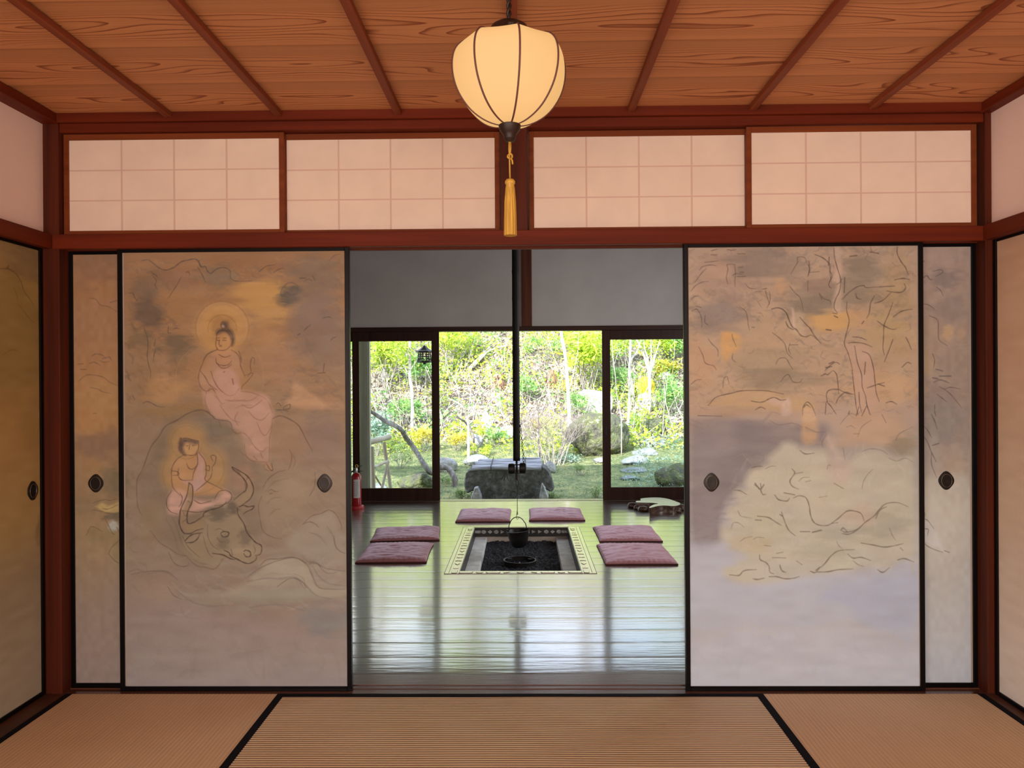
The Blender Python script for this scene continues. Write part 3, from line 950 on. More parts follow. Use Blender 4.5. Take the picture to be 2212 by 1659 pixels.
mt, n, b = node_mat('painted_paper')
vc = n.nodes.new('ShaderNodeVertexColor')
vc.layer_name = 'paint'
n.links.new(vc.outputs['Color'], b.inputs['Base Color'])
b.inputs['Roughness'].default_value = 0.8
b.inputs['Specular IOR Level'].default_value = 0.25
M_painted = mt
INK = """
@ 240 520 4.1736
# washes of the upper left picture
b 500 350 300 130 .5 135 100 76
b 980 330 170 110 .5 128 106 84
b 620 330 130 170 .35 160 114 86
b 1350 200 450 110 .35 146 100 70
b 1350 500 330 130 .75 190 138 82
b 1450 640 260 110 .6 192 142 86
b 640 600 230 190 .45 168 118 76
b 330 640 170 160 .7 112 86 70
b 300 450 140 120 .5 122 96 78
b 1650 500 130 90 .8 98 84 72
b 1850 330 260 230 .6 128 102 84
b 1860 760 280 330 .65 132 106 92
b 2000 1000 180 260 .4 140 112 92
b 250 880 120 90 .5 120 96 70
b 600 930 150 90 .7 118 94 72
b 620 1080 90 150 .45 124 98 76
b 300 1200 120 240 .4 152 112 78
b 480 1330 200 150 .5 186 134 86
b 1400 900 160 130 .45 178 128 84
b 1500 1150 200 200 .4 168 122 92
b 600 1530 330 60 .5 150 112 72
b 1900 1480 240 60 .5 176 132 100
p 10 .55 198 144 88 1010 560 1190 630 1265 790 1190 960 1010 1020 840 960 760 790 840 630
b 1010 790 220 210 .45 196 142 84
b 1010 800 120 110 .4 150 104 66
b 980 1200 360 280 .45 172 122 76
# pale rock right
p 5 .7 190 142 106 1650 1300 1700 1285 1750 1330 1900 1440 1950 1500 1850 1510 1600 1500 1600 1440 1640 1420 1635 1350
# figure robe
p 6 .42 190 140 118 850 1120 930 1010 1080 990 1160 1040 1190 1190 1170 1300 1180 1360 1350 1380 1460 1500 1470 1640 1300 1700 900 1640 850 1480 800 1300 800 1180
p 4 .5 190 134 92 960 830 1010 810 1090 850 1095 960 1060 1060 1110 1090 1000 1100 950 1060 970 990 950 930
p 5 .4 205 150 140 950 1160 1100 1160 1170 1330 1120 1400 1000 1380 900 1300
# hair
p 4 .8 88 68 60 1000 760 1020 735 1060 740 1075 790 1115 840 1120 920 1100 950 1085 870 1030 830 960 850 965 810 1010 790
b 1018 778 16 16 .5 190 150 140
pen 2.2 .42 140 96 62
e 1010 790 245 240 150 400
e 1010 800 130 125 165 375
pen 1.2 .5 196 148 104
e 1010 790 225 222 160 390
pen 1.2 .4 188 140 92
600 1480 585 1300 590 1170 640 1060 740 970
1290 960 1350 1050 1382 1200 1375 1330 1350 1400
pen 2.5 .72 98 76 66
280 180 340 175 400 220 450 255 500 268 560 250 600 225 640 195 700 180 760 170 795 190 820 240 860 240 880 280 910 300 960 265 1010 250 1060 258 1090 290 1088 340 1130 370 1200 375 1290 370
800 185 812 225 840 250
pen 1.6 .72 90 70 60
790 240 830 310 860 380
370 290 400 310 420 325
385 330 410 360 400 400 420 440
680 290 705 285 720 315
160 470 195 475 215 520 235 545
640 330 600 400 560 460 520 520
1480 300 1530 270 1570 262
1720 350 1775 350
1350 290 1420 240 1500 230
1930 710 1980 700 2015 712
560 800 590 790 620 800
520 770 515 830 545 835
295 790 320 860 330 940 322 1040 335 1120 352 1180 350 1240
400 890 385 950
400 980 385 1030 380 1090
280 1465 320 1450 370 1470 420 1495 485 1500
185 1400 205 1430
1160 1000 1180 1060 1185 1110
840 1080 870 1030 930 1000 960 985
1940 1120 1930 1190
1880 1205 1950 1200
1500 1480 1520 1470 1545 1500
1570 1505 1600 1490 1625 1485 1620 1520 1565 1528 1570 1505
1495 1530 1560 1535 1610 1545
2000 910 2020 890 2050 880
1760 820 1790 790 1820 770
1700 860 1720 850
pen 2.6 .4 92 76 70
1560 540 1550 470 1590 410 1650 390 1700 420 1700 470
1600 470 1640 500 1700 490
1760 380 1800 360 1830 375
1990 200 2040 150 2090 140
1840 330 1860 370
pen 1.4 .85 104 64 50
960 850 955 900 952 950 975 990 1030 992 1070 970 1095 930
957 885 985 880
1020 885 1045 882
960 902 985 905
1015 903 1045 905
985 900 980 940 1000 948
985 958 1005 955
1085 890 1105 900 1098 950 1088 962
1040 745 1010 740 1000 770 1015 795 1045 790
975 1030 1030 1055 1085 1040
950 1065 960 1110 1010 1130 1060 1125 1095 1090
960 1110 1000 1150 1050 1150 1095 1120
pen 1.6 .75 110 72 58
965 990 900 1010 850 1060 825 1120 800 1180 790 1250 810 1320 860 1360 900 1330
1090 990 1140 1020 1170 1070 1175 1130 1200 1190 1215 1230
905 1180 930 1260 980 1340 1060 1400 1120 1390 1160 1340
1240 1230 1270 1190 1265 1130 1275 1075 1290 1060 1305 1080 1300 1120
1215 1220 1290 1200 1240 1270 1195 1310 1180 1350
880 1360 920 1340 960 1410 1000 1470 1035 1465
930 1390 970 1440 1010 1490
860 1370 850 1450 880 1530 900 1586
1180 1365 1250 1370 1330 1395 1400 1430 1440 1490 1465 1560
1050 1460 1120 1440 1200 1450 1280 1440 1340 1400
1130 1510 1200 1490 1290 1490
1100 1250 1110 1300
810 1180 850 1230 890 1300 960 1350
1020 1190 1030 1185
pen 1.6 .75 84 64 54
960 845 990 815 1040 820 1075 850 1090 880
@ 240 860 3.951
# washes of the lower left picture
p 10 .55 128 106 86 210 700 300 520 450 240 640 120 800 110 880 170 1030 230 1060 300 1150 560 1250 560 1300 760 1270 920 1280 1150 900 1400 700 1440 330 1150 240 950
b 900 260 200 110 .5 120 102 84
b 480 420 160 240 .35 132 108 82
b 1550 350 260 200 .55 158 120 92
b 1500 850 230 260 .5 158 132 104
b 330 1050 120 200 .35 150 120 88
p 12 .6 186 136 84 640 210 780 260 830 400 960 470 990 640 950 770 700 790 480 780 420 620 480 480 500 340 560 240
b 640 370 120 110 .4 182 132 84
b 1800 400 200 250 .4 134 108 98
b 1850 250 170 120 .35 132 104 92
b 1120 680 120 120 .4 172 124 100
# draped skirt of the upper figure, hanging down to the foot
p 5 .55 194 144 122 790 -40 800 60 850 120 900 180 1000 195 1050 270 1110 305 1140 400 1150 480 1190 530 1270 550 1350 550 1360 440 1370 300 1390 170 1370 60 1330 -20 1100 -60
p 4 .5 186 134 98 1310 560 1355 555 1388 615 1350 625 1320 590
b 1250 100 90 60 .35 206 156 136
b 1250 420 60 90 .35 204 154 134
# seated figure
p 5 .7 186 134 92 640 480 760 480 800 560 800 700 960 780 850 830 600 820 520 740 510 600 560 520
p 4 .7 190 142 98 600 350 740 360 740 440 690 490 640 480 600 440
p 4 .85 96 74 66 585 350 640 348 740 370 720 400 640 380 610 430 630 490 580 450 572 390
p 4 .6 184 144 140 745 470 795 520 790 640 800 720 720 800 640 740 600 700 700 690 720 600
p 6 .8 202 152 132 470 900 500 800 600 790 700 860 880 870 960 790 1030 830 1000 900 850 930 700 980 500 990
# ox head
p 8 .75 152 128 100 800 960 900 920 1030 890 1080 950 1150 1100 1230 1240 1285 1270 1270 1340 1230 1390 1140 1410 1040 1370 950 1370 890 1450 800 1430 640 1340 600 1200 720 1170 790 1120 780 1010
b 900 990 100 60 .6 104 88 74
b 1030 930 60 70 .6 100 84 72
b 1140 1180 60 80 .45 108 90 76
b 960 1230 60 70 .4 110 92 76
b 1100 1320 120 60 .4 166 138 110
p 4 .7 150 120 88 660 725 690 760 680 900 640 1010 650 1070 780 1030 770 1110 690 1150 610 1130 580 1060 585 980 640 860
p 4 .7 156 126 96 1035 590 1180 680 1215 760 1200 850 1100 930 1050 860 1140 800 1160 720 1100 650
p 4 .5 150 120 96 620 1225 700 1160 770 1150 760 1180 680 1230
p 4 .5 150 120 96 1090 940 1130 920 1220 930 1160 970
# waves and clouds below
p 8 .6 168 148 128 1270 1400 1400 1370 1560 1365 1660 1420 1710 1560 1800 1600 2010 1620 2010 1700 1000 1700 1180 1560 1300 1500
p 8 .5 160 142 124 1640 1080 1850 970 1920 1000 2010 1330 2010 1480 1890 1500 1800 1440 1740 1400 1500 1260
b 1850 1250 200 130 .4 150 132 116
b 300 1540 220 90 .4 152 124 104
b 700 1560 250 60 .4 150 124 108
pen 1.5 .65 132 92 74
800 60 830 120 870 160 900 185
1385 180 1380 260 1360 350 1358 450 1355 545
1050 270 1080 305 1130 300 1170 330 1200 370
1140 400 1150 480 1190 530 1250 545 1350 552
1250 210 1290 300 1330 320 1380 240
1120 60 1190 90 1250 60 1300 20
930 60 980 130 1040 190 1100 210
1180 120 1240 180 1300 190 1360 130
1200 380 1250 440 1300 460 1340 420
1090 120 1060 180 1090 240
1320 560 1310 600 1350 625 1388 615 1375 580
1220 500 1250 530
980 20 1060 30 1150 20
1280 470 1300 520
pen 3.4 .30 116 94 78
230 700 280 600 330 560 380 600
860 190 850 240 880 320 930 330
1090 440 1150 500 1240 560
1550 470 1580 540 1560 600
1320 800 1400 720 1520 690
1340 900 1380 860 1450 850
1360 1000 1400 960 1450 950
460 1030 520 1150 560 1300
500 1000 560 1120 600 1280
560 1140 620 1280 680 1340
1500 1500 1580 1530 1660 1640
1250 1560 1350 1500 1480 1510
700 1380 760 1410 830 1420
1700 1150 1780 1180 1850 1260
1850 1100 1900 1180 1930 1300
300 1500 380 1480 460 1490 520 1530
140 1480 200 1460 280 1490
pen 2.6 .72 106 80 64
205 830 210 700 260 600 330 420 400 330 460 240 560 190 640 140 730 108 800 110 860 150 900 185 1000 200 1030 230 1040 280 1075 308
1390 180 1450 158 1520 180 1610 240 1670 350 1730 460
pen 1.7 .72 112 86 70
920 190 940 250
205 830 215 930 250 1000
320 1130 400 1230 480 1280 560 1330 640 1350
480 1320 520 1400 580 1435 640 1430 650 1400
640 1360 720 1430 800 1445 850 1460 890 1450 940 1390 950 1370
1290 840 1260 920 1275 1050 1300 1140 1380 1190 1460 1205
1300 770 1340 700 1420 640 1500 620
1700 840 1745 760 1750 640
1530 440 1550 500 1540 570 1520 620
1640 1080 1700 1060 1750 1080 1780 1110
1650 1070 1720 1010 1800 990 1870 960 1930 1000 1970 1080 1980 1130
1910 1180 1920 1260 1960 1310 2005 1330
1700 1400 1760 1410 1810 1470 1860 1500 1930 1490
1270 1430 1330 1380 1420 1375 1560 1362 1640 1400 1680 1460
1560 1500 1640 1540 1660 1620
1340 800 1370 785 1400 800 1435 800
1360 820 1380 815
pen 2.0 .55 152 110 66
e 640 380 135 140 0 360
e 700 600 265 220 -70 100
460 760 430 640 470 500
e 640 380 160 165 170 330
pen 1.5 .88 98 70 54
600 380 590 340 580 400 578 440 610 480 640 490
740 365 745 420 720 480 680 490 640 485
600 350 640 345 700 360 740 370
630 480 560 520 515 590 508 660 520 760 580 830
570 600 565 660 600 700 690 700
640 560 660 600 700 605 740 560
745 465 800 540 810 640 800 700 870 740 950 780
860 640 840 690 760 760 720 790
870 540 850 500 870 490 895 505 885 560 862 590 862 630
510 620 560 630 570 655 520 660
810 580 835 580 835 620 800 610
730 470 735 560 700 640 690 700
510 790 470 850 465 920 500 970 560 990
580 810 600 850 590 900 570 930
700 870 760 900 850 880
880 860 920 800 980 790 1025 820 1020 870 960 910 880 920
600 960 720 975 800 965
640 410 655 405
690 410 705 405
668 400 662 440
1330 560 1360 610 1385 620 1375 560
1040 590 1035 600 1100 640
pen 2.3 .9 80 60 50
660 725 690 760 685 880 650 960 640 1020 650 1070 700 1060 750 1030 780 1010
660 725 640 830 590 940 575 1020 575 1080 610 1150 670 1155 720 1130 780 1115
1035 590 1050 620 1100 655 1140 700 1160 740 1150 790 1110 820 1050 870
1035 590 1090 620 1160 665 1200 720 1218 790 1190 860 1140 900 1100 930
780 1010 790 980 840 955 890 945 950 920 980 890
1075 940 1085 1000 1130 1070 1160 1150 1200 1200 1235 1235 1280 1260 1285 1300 1270 1335 1230 1345
960 1300 1000 1320 1020 1350 1080 1380 1130 1405 1180 1412 1230 1385 1240 1355
860 1325 950 1340 1010 1370 1050 1380
1090 930 1130 918 1170 930 1220 925 1205 950 1160 970 1130 990
620 1220 660 1180 700 1160 770 1150
630 1235 690 1230 730 1200 750 1160
930 1155 960 1140 1000 1150 990 1180 950 1185 930 1160
1130 1310 1150 1300 1185 1315 1185 1350 1150 1355 1130 1330
pen 1.4 .65 100 78 64
880 1130 920 1115 960 1135
900 1190 930 1230 970 1225
820 1080 820 1180 860 1260 920 1300
780 1180 800 1260 830 1330 860 1360
640 1030 600 1060
1100 640 1085 655
1165 680 1160 700
1020 1290 1030 1340
1215 1260 1230 1300 1215 1330
600 1180 640 1260 700 1320 750 1360
1150 790 1145 720
650 880 665 890
600 960 620 1000 640 1005
@ 0 1100 1.671
b 1180 400 110 60 .55 132 124 118
b 760 320 130 26 .45 156 138 118
b 1010 310 180 30 .5 150 136 116
b 560 300 70 50 .35 162 132 110
p 3 .55 172 152 130 900 250 950 212 1010 186 1060 178 1105 198 1128 245 1150 285 1250 292 1250 310 1160 318 1110 280 1060 250 1000 250 940 262
p 3 .4 160 142 124 1125 195 1170 215 1210 225 1250 225 1250 285 1180 290 1140 262 1128 220
pen 4 .35 120 106 96
890 262 960 250 1010 252 1060 246 1100 270 1140 310 1200 325
1130 205 1150 240 1190 270 1250 278
640 300 690 335 760 350 820 345
900 355 980 345 1040 350 1100 368
pen 1.8 .6 104 88 78
895 242 940 212 1000 188 1060 176 1105 196 1128 240 1150 282 1200 290 1248 290
1000 280 1050 250 1090 262 1110 285
1122 195 1150 200 1180 215 1248 226
465 235 520 225 580 222 610 232 635 255
600 280 620 310 650 325
@ 1470 520 3.403
# right picture, upper part: washes
b 350 250 300 190 .55 168 132 112
b 600 170 260 130 .65 140 116 100
b 820 220 170 130 .4 150 124 106
b 1350 220 160 130 .65 138 118 98
b 1250 400 260 120 .6 142 120 98
b 300 560 230 150 .65 142 120 108
b 950 480 210 110 .6 132 112 94
b 1020 350 150 70 .4 140 110 94
b 1620 180 120 160 .4 180 142 104
b 1600 420 160 140 .45 176 140 98
b 1130 600 190 80 .8 202 152 98
b 1330 580 110 90 .5 196 146 104
p 5 .85 208 152 96 300 670 360 670 440 700 450 780 380 830 330 890 300 840 295 760
b 150 880 120 160 .5 190 142 108
b 650 700 280 130 .45 184 146 112
b 600 900 330 130 .4 162 134 106
b 700 1020 340 90 .6 148 124 100
b 1550 700 190 180 .5 182 146 100
b 1480 850 230 150 .4 180 142 112
b 870 620 60 90 .5 196 162 130
b 740 340 60 70 .5 200 150 112
b 280 220 120 60 .4 186 144 116
p 6 .8 190 150 110 180 1210 260 1160 420 1110 620 1105 800 1140 940 1170 1000 1240 820 1260 500 1240
p 4 .7 204 168 148 740 1210 790 1155 815 1200 815 1270 750 1290
p 4 .8 196 158 134 630 1180 700 1150 760 1190 700 1220
b 1500 1100 300 120 .4 204 156 112
p 4 .75 196 158 132 1140 60 1190 60 1200 160 1190 300 1200 420 1190 520 1150 540 1130 450 1160 330 1130 300 1150 200
p 5 .75 192 150 124 1225 780 1380 780 1420 900 1440 1050 1460 1180 1380 1290 1290 1290 1290 1100 1270 950 1230 850
p 3 .7 210 170 150 825 500 840 520 850 650 830 640
pen 1.25 .7 84 66 56
350 320 340 270 352 210 345 180 380 175 410 180
400 180 408 240 402 300 405 340
430 200 465 196
440 235 470 235
385 260 410 245 460 250
420 265 485 265
105 305 150 245 190 205
140 215 165 190 220 180 265 185
180 160 230 155 280 150
225 105 270 105
230 75 270 65
75 370 110 330 160 305 205 300
345 65 380 72 415 68
425 100 480 100
80 515 120 505 150 560 155 640
180 550 178 600 205 620
75 430 100 410 130 405
110 480 150 490
200 720 230 760 270 800 275 850
130 780 160 840 180 900 240 920 260 950
380 690 385 720 410 780
385 830 380 870 405 895
310 1080 315 1020 340 1000 355 1050
70 1055 110 1025 150 1020
630 370 640 410 660 470
660 380 665 430 655 470 640 500
610 360 640 355
480 320 510 350 560 358
440 490 480 520 495 570 500 620 510 660
530 640 545 640
680 680 720 710 770 760 790 830 830 870
810 760 800 800 815 840
810 770 870 770
705 910 730 870 780 870 810 920 830 950
740 1040 770 1000 800 990 830 1040 880 1045 900 1020
820 250 850 200 870 165 870 130 920 130 940 170
945 180 960 220 945 270
945 300 945 380
960 240 1030 235
810 340 850 390 890 430 910 520
1030 390 1060 430 1110 450 1115 475
1030 400 1050 440
675 505 720 498 770 520 800 570 810 610
pen 2.2 .75 92 72 60
675 508 730 498 780 530 805 590 830 640 860 660 890 700 930 712 970 700 1020 740
780 600 800 640 840 660
885 570 930 620 960 650 990 700 1040 760
955 160 958 220 948 265
1000 110 1050 130 1090 160 1110 190 1110 240 1115 290
1105 130 1100 190
1300 400 1310 430 1340 440
1610 60 1610 110 1640 170 1670 210 1690 265
1580 570 1640 530 1720 515
1590 300 1650 290 1700 300
1260 125 1310 120
1080 660 1115 665
1410 95 1470 105
1660 330 1670 360 1640 390 1580 390 1530 380
pen 1.35 .85 78 56 50
1140 60 1145 130 1165 210 1190 300 1160 330
1110 230 1125 270 1100 330 1120 360
1195 290 1180 380 1150 440 1140 500 1165 540
1220 280 1215 390
1200 440 1250 390 1310 350 1360 340 1380 355 1480 350
1235 460 1232 520 1250 590 1240 650 1222 720 1215 770 1240 830 1260 900 1275 960
1275 715 1330 720 1380 740
1245 760 1290 755 1360 765 1420 790
1290 780 1310 900 1340 990 1345 1080 1370 1150
1270 960 1280 1050 1290 1140 1300 1230 1315 1290
1345 820 1400 850 1430 950 1440 1050 1450 1130 1470 1190
1370 900 1362 990
1320 1120 1325 1200 1340 1270
1370 1150 1380 1220 1410 1290
1380 1090 1440 1070 1510 1050
1460 1060 1510 1078
1440 415 1410 470 1400 540 1380 580
1440 470 1500 450 1560 395
1480 350 1590 345
1575 465 1540 560 1510 630 1505 720 1500 800 1510 850
1460 600 1500 630 1560 660 1600 660
1575 735 1550 800 1510 900
1670 720 1690 760 1710 810
1640 940 1680 905 1710 915
1360 600 1345 620
1130 540 1160 545
1140 560 1165 572
1040 1000 1070 985 1090 990 1120 965
1070 960 1110 920 1150 900 1180 915
1075 940 1120 930
1100 910 1135 895
1130 960 1155 990 1165 1060 1170 1130
1085 1190 1080 1130 1110 1100 1170 1100 1190 1110
1150 1200 1170 1160 1220 1120 1260 1130
1190 1110 1240 1130 1280 1135
1080 1190 1110 1220 1150 1280
1070 1280 1075 1200
900 1290 905 1230 935 1190 970 1220 1000 1290
910 1230 930 1210 960 1230
520 1180 590 1190 650 1170
635 1170 690 1155 740 1175 780 1170
550 1245 590 1225 625 1240
200 1210 260 1150 380 1120 450 1105 620 1105 760 1130
1240 1280 1250 1260
1520 1200 1560 1190 1600 1210
120 1285 300 1290
@ 1470 880 3.403
# right picture, lower part
p 10 .75 134 116 112 70 90 300 70 600 110 890 130 1080 130 1080 300 900 330 720 330 640 400 480 560 340 680 290 850 280 980 70 980
b 300 30 260 40 .5 172 134 104
b 200 300 200 170 .35 150 132 128
p 6 .8 196 152 112 900 70 1005 100 1005 250 900 260
p 4 .7 206 162 124 905 10 960 5 1000 90 910 100
b 1400 150 330 160 .55 196 152 118
b 1650 290 120 90 .6 150 128 104
p 9 .85 194 175 150 720 310 745 270 790 255 850 275 880 300 980 305 1080 330 1130 480 1300 360 1400 325 1480 320 1560 370 1620 390 1720 420 1725 1120 1640 1120 1580 1150 1500 1200 1380 1180 1260 1200 1100 1215 980 1230 900 1235 820 1260 690 1290 560 1300 440 1290 330 1250 290 1200 330 1160 400 1150 380 1090 420 1060 350 1030 290 960 300 880 360 860 330 760 400 700 400 620 470 600 470 540 520 460 580 440 640 400 650 360
p 8 .6 200 168 148 1060 230 1100 200 1150 300 1230 400 1270 480 1230 560 1130 560 1080 470 1110 350
b 900 500 160 60 .4 196 176 148
b 650 900 250 120 .4 186 170 138
b 500 1010 150 60 .45 190 164 128
b 1500 850 230 130 .45 162 146 126
b 1150 930 170 60 .35 158 144 124
b 1050 1060 230 70 .35 170 156 136
b 1320 800 140 90 .45 196 162 140
p 8 .5 202 186 160 1100 1110 1250 1100 1300 1170 1150 1200 1040 1200
p 8 .7 184 175 178 70 990 330 1000 350 1050 480 1100 320 1180 300 1240 420 1320 900 1280 1300 1210 1560 1190 1730 1140 1730 1700 1500 1640 1250 1560 900 1620 500 1580 70 1600
p 10 .45 170 165 178 1150 1300 1730 1250 1730 1560 1560 1640 1340 1600 1200 1450 1000 1420
pen 2.3 .8 118 100 84
1110 855 1160 820 1230 765 1300 770 1335 790 1355 840
830 668 870 652 920 665 945 720 955 790 975 840 1010 865 1070 872 1120 855 1160 850
1180 905 1220 920 1300 900 1360 850 1430 800 1470 750 1520 712 1600 705 1680 735
1190 930 1240 935 1300 905 1340 870
1180 905 1200 890 1230 920
1440 820 1470 760 1520 735
990 1200 1050 1160 1110 1090 1170 1055 1280 1048
950 1205 990 1215 1020 1175
1000 1212 1080 1210 1160 1195 1270 1190
1330 1000 1420 1015 1500 1030 1580 1020 1640 1005
645 1245 700 1245 760 1260 820 1258 870 1245
575 1085 580 1120 620 1140 645 1170 650 1210 680 1225
560 800 640 810 690 840 740 870
740 770 760 830 790 900 840 945
730 790 745 800
1230 1080 1270 1110 1330 1105 1400 1128
350 1230 420 1235 460 1200 550 1192
525 1260 560 1265 610 1255
1450 1195 1490 1215 1540 1180
1600 1125 1650 1115 1720 1140
540 570 580 600 600 640 625 640
585 560 590 600
575 600 545 560
610 570 590 600
760 630 840 645
690 645 720 680 780 690 800 670
390 610 430 612 480 640
520 445 560 435 600 435
820 455 840 485 805 540 820 580 870 605
880 320 920 345 985 340
545 828 590 830
880 915 950 915
970 920 1035 905
725 1160 740 1200 770 1215
pen 1.3 .65 118 98 84
620 455 660 435 700 435
840 490 900 480
870 545 900 520 950 515
920 550 960 540
365 890 380 850 420 850 460 880
430 985 470 960 520 950
530 970 560 955 610 960
610 1015 660 1020
670 1105 770 1108
700 1075 750 1065
415 760 440 800 520 815
1150 990 1165 1020 1190 1040
1080 460 1090 430 1110 430
1340 600 1350 550 1380 500 1420 460
1340 330 1400 310 1480 320 1530 350
1540 380 1600 400 1660 380 1720 410
1270 1130 1310 1160 1350 1172
850 1130 890 1158
1540 890 1560 940 1585 980
1620 1035 1640 1055
1180 130 1220 80 1260 50 1300 60 1350 20
1410 100 1340 150 1310 220
1490 60 1520 120
1230 150 1260 140 1290 160
1280 200 1320 200
1590 250 1620 200 1720 150
1050 300 1045 260 1080 200
1200 300 1215 390
1130 560 1200 600
1020 665 1080 655
920 150 1000 185 1060 185
660 100 720 130 830 120 900 150
pen 1.4 .8 80 58 50
1300 70 1310 30 1320 0
1340 70 1360 30 1380 0 1400 60
@ 1940 480 2.676
# narrow right picture
b 270 330 120 60 .6 136 114 104
b 240 150 100 60 .3 176 140 124
b 310 500 120 80 .5 142 120 106
b 290 640 40 50 .7 196 154 116
b 190 640 70 90 .45 168 136 112
b 160 820 60 90 .5 182 146 110
b 330 800 80 90 .4 156 130 112
b 250 1010 140 80 .5 142 118 106
b 260 1150 130 140 .45 142 126 118
b 370 650 30 40 .5 186 146 116
b 330 1400 90 90 .4 176 144 120
b 170 1350 80 140 .4 164 146 132
pen 2.6 .7 100 84 80
135 330 165 310 185 330 200 333
205 925 240 912 270 918 300 930
220 850 260 860
240 890 310 890
200 900 230 905
190 1110 210 1150 225 1195
pen 1.5 .75 92 72 64
225 375 250 395 265 425
135 470 180 480 215 505
180 540 230 565 235 620 240 680 290 715
205 285 250 275 265 290 220 315
240 950 290 980 330 1020 375 1075
270 965 310 955 365 965
225 995 260 1020 285 1040
212 1055 210 1090 217 1120
135 1170 165 1200 190 1245
135 1225 165 1270 185 1320 205 1360 218 1385
195 1290 235 1278
190 1330 190 1400 220 1475
135 235 150 225
200 760 212 800 205 840
@ 1940 1050 2.724
p 4 .8 206 190 186 135 190 180 210 215 270 240 330 270 380 230 370 170 340 135 300
p 10 .45 204 188 168 135 -40 410 -60 410 300 300 420 200 460 135 420
pen 1.6 .7 110 92 84
135 130 148 160 148 185
135 195 165 200 205 250
135 310 155 345 200 370 260 390
140 250 170 255 165 290
270 380 300 390
@ 0 480 2.675
# narrow left picture
b 560 250 180 130 .4 140 102 80
b 560 620 170 200 .3 166 120 88
b 570 1000 170 130 .4 178 132 86
b 570 1290 160 100 .5 132 100 84
b 660 1500 90 90 .5 116 100 78
b 520 1640 130 60 .4 136 112 82
pen 2.4 .5 104 80 66
530 775 560 762 600 770 620 790
600 790 640 780 655 800
520 815 550 810 590 830
450 820 480 818
650 465 690 455
pen 1.4 .6 100 76 60
520 440 560 445 590 480 640 490 700 525
450 920 490 888 530 882 600 895 650 930 695 945
520 955 570 965 600 980 650 990
580 800 610 810 640 805
540 1105 560 1105
460 850 500 850
@ 0 1050 2.725
p 3 .85 194 158 104 560 120 600 100 650 115 710 95 712 150 660 162 610 150
p 4 .9 188 178 166 640 220 670 200 695 220 700 250 665 270 640 250
b 670 180 60 30 .5 96 84 70
b 590 290 110 60 .4 138 116 78
b 690 380 50 90 .4 150 126 84
pen 1.4 .65 96 76 54
545 100 570 90 620 80 650 85 700 75
545 140 600 150 640 160 710 165
600 130 640 135 700 110
620 190 660 270 680 285
640 400 660 360 720 310
640 400 680 440 715 460
500 290 530 240 570 250 600 270
690 240 710 275
pen 2.2 .45 150 134 112
e 580 400 80 85 120 290
"""

LEFTDOOR = """
@ 0 480 2.675
p 8 .75 150 112 62 -300 330 20 318 60 325 110 350 150 400 200 440 260 490 320 560 320 900 -300 900
b 180 250 200 120 .4 120 88 62
b 60 900 220 200 .3 150 112 66
b 230 1150 140 200 .3 152 112 68
pen 2.2 .6 100 72 48
-60 330 10 318 40 318 90 335 130 370 160 425 215 465 235 490
pen 3 .35 112 84 54
70 410 95 450 100 480
110 500 150 530 210 575 250 590
-20 780 50 750 100 755
pen 1.8 .8 70 46 34
30 315 30 297
18 315 18 305
@ 0 1050 2.725
b 300 260 50 90 .35 100 78 54
"""


def panel_sheet(px0, px1, py0, py1, base, seed, text=INK, dab=None):
    s = Sheet(px0, px1, py0, py1, base, seed)
    if dab:
        dab(s)
    s.data(text)
    return s
# ------------------------------------------------------------------ painted sliding doors
def pull(parent, x, y, z, axis='y', sgn=-1, name='door_pull'):
    """recessed oval finger pull with four soft lobes, a thin bright ring"""
    def lob(a, zz):
        return 1.0
    out = []
    for k in range(48):
        a = 2 * PI * k / 48
        rx = 0.0305 * (1 + 0.05 * math.cos(4 * a))
        rz = 0.0370 * (1 + 0.05 * math.cos(4 * a))
        out.append((math.cos(a) * rx, math.sin(a) * rz))
    g = []
    for sc, dy in ((1.0, -0.001), (0.97, 0.003), (0.72, 0.004), (0.70, 0.0025), (0.66, 0.001), (0.001, 0.0006)):
        for (u, v_) in out:
            if sc < 0.8:
                a = math.atan2(v_, u)
                u2, v2 = 0.030 * sc * math.cos(a), 0.038 * sc * math.sin(a)
            else:
                u2, v2 = u * sc, v_ * sc
            g.append((u2, sgn * dy, v2) if axis == 'y' else (sgn * dy, u2, v2))
    fs = []
    for i in range(5):
        for k in range(48):
            fs.append((i * 48 + k, i * 48 + (k + 1) % 48, (i + 1) * 48 + (k + 1) % 48, (i + 1) * 48 + k))
    mb = MB()
    mb.add([(x + q[0], y + q[1], z + q[2]) for q in g], fs)
    o = mb.build(name, M_pull, parent, smooth=0.6)
    rg = MB()
    pts = []
    for k in range(40):
        a = 2 * PI * k / 40
        u, v_ = 0.0212 * math.cos(a), 0.0268 * math.sin(a)
        pts.append((x + u, y + sgn * 0.0042, z + v_) if axis == 'y' else (x + sgn * 0.0042, y + u, z + v_))
    rg.tube(pts, 0.0007, 5, closed=True)
    rg.build('pull_ring', M_ring, o, smooth=True)
    return o


M_pull = mat('dark_bronze', (0.018, 0.015, 0.014), 0.4, metal=0.5)
M_ring = mat('pale_bronze_ring', (0.35, 0.28, 0.2), 0.4, metal=0.8)
M_backpaper = mat('plain_door_paper', (0.42, 0.37, 0.33), 0.9, var=0.04)


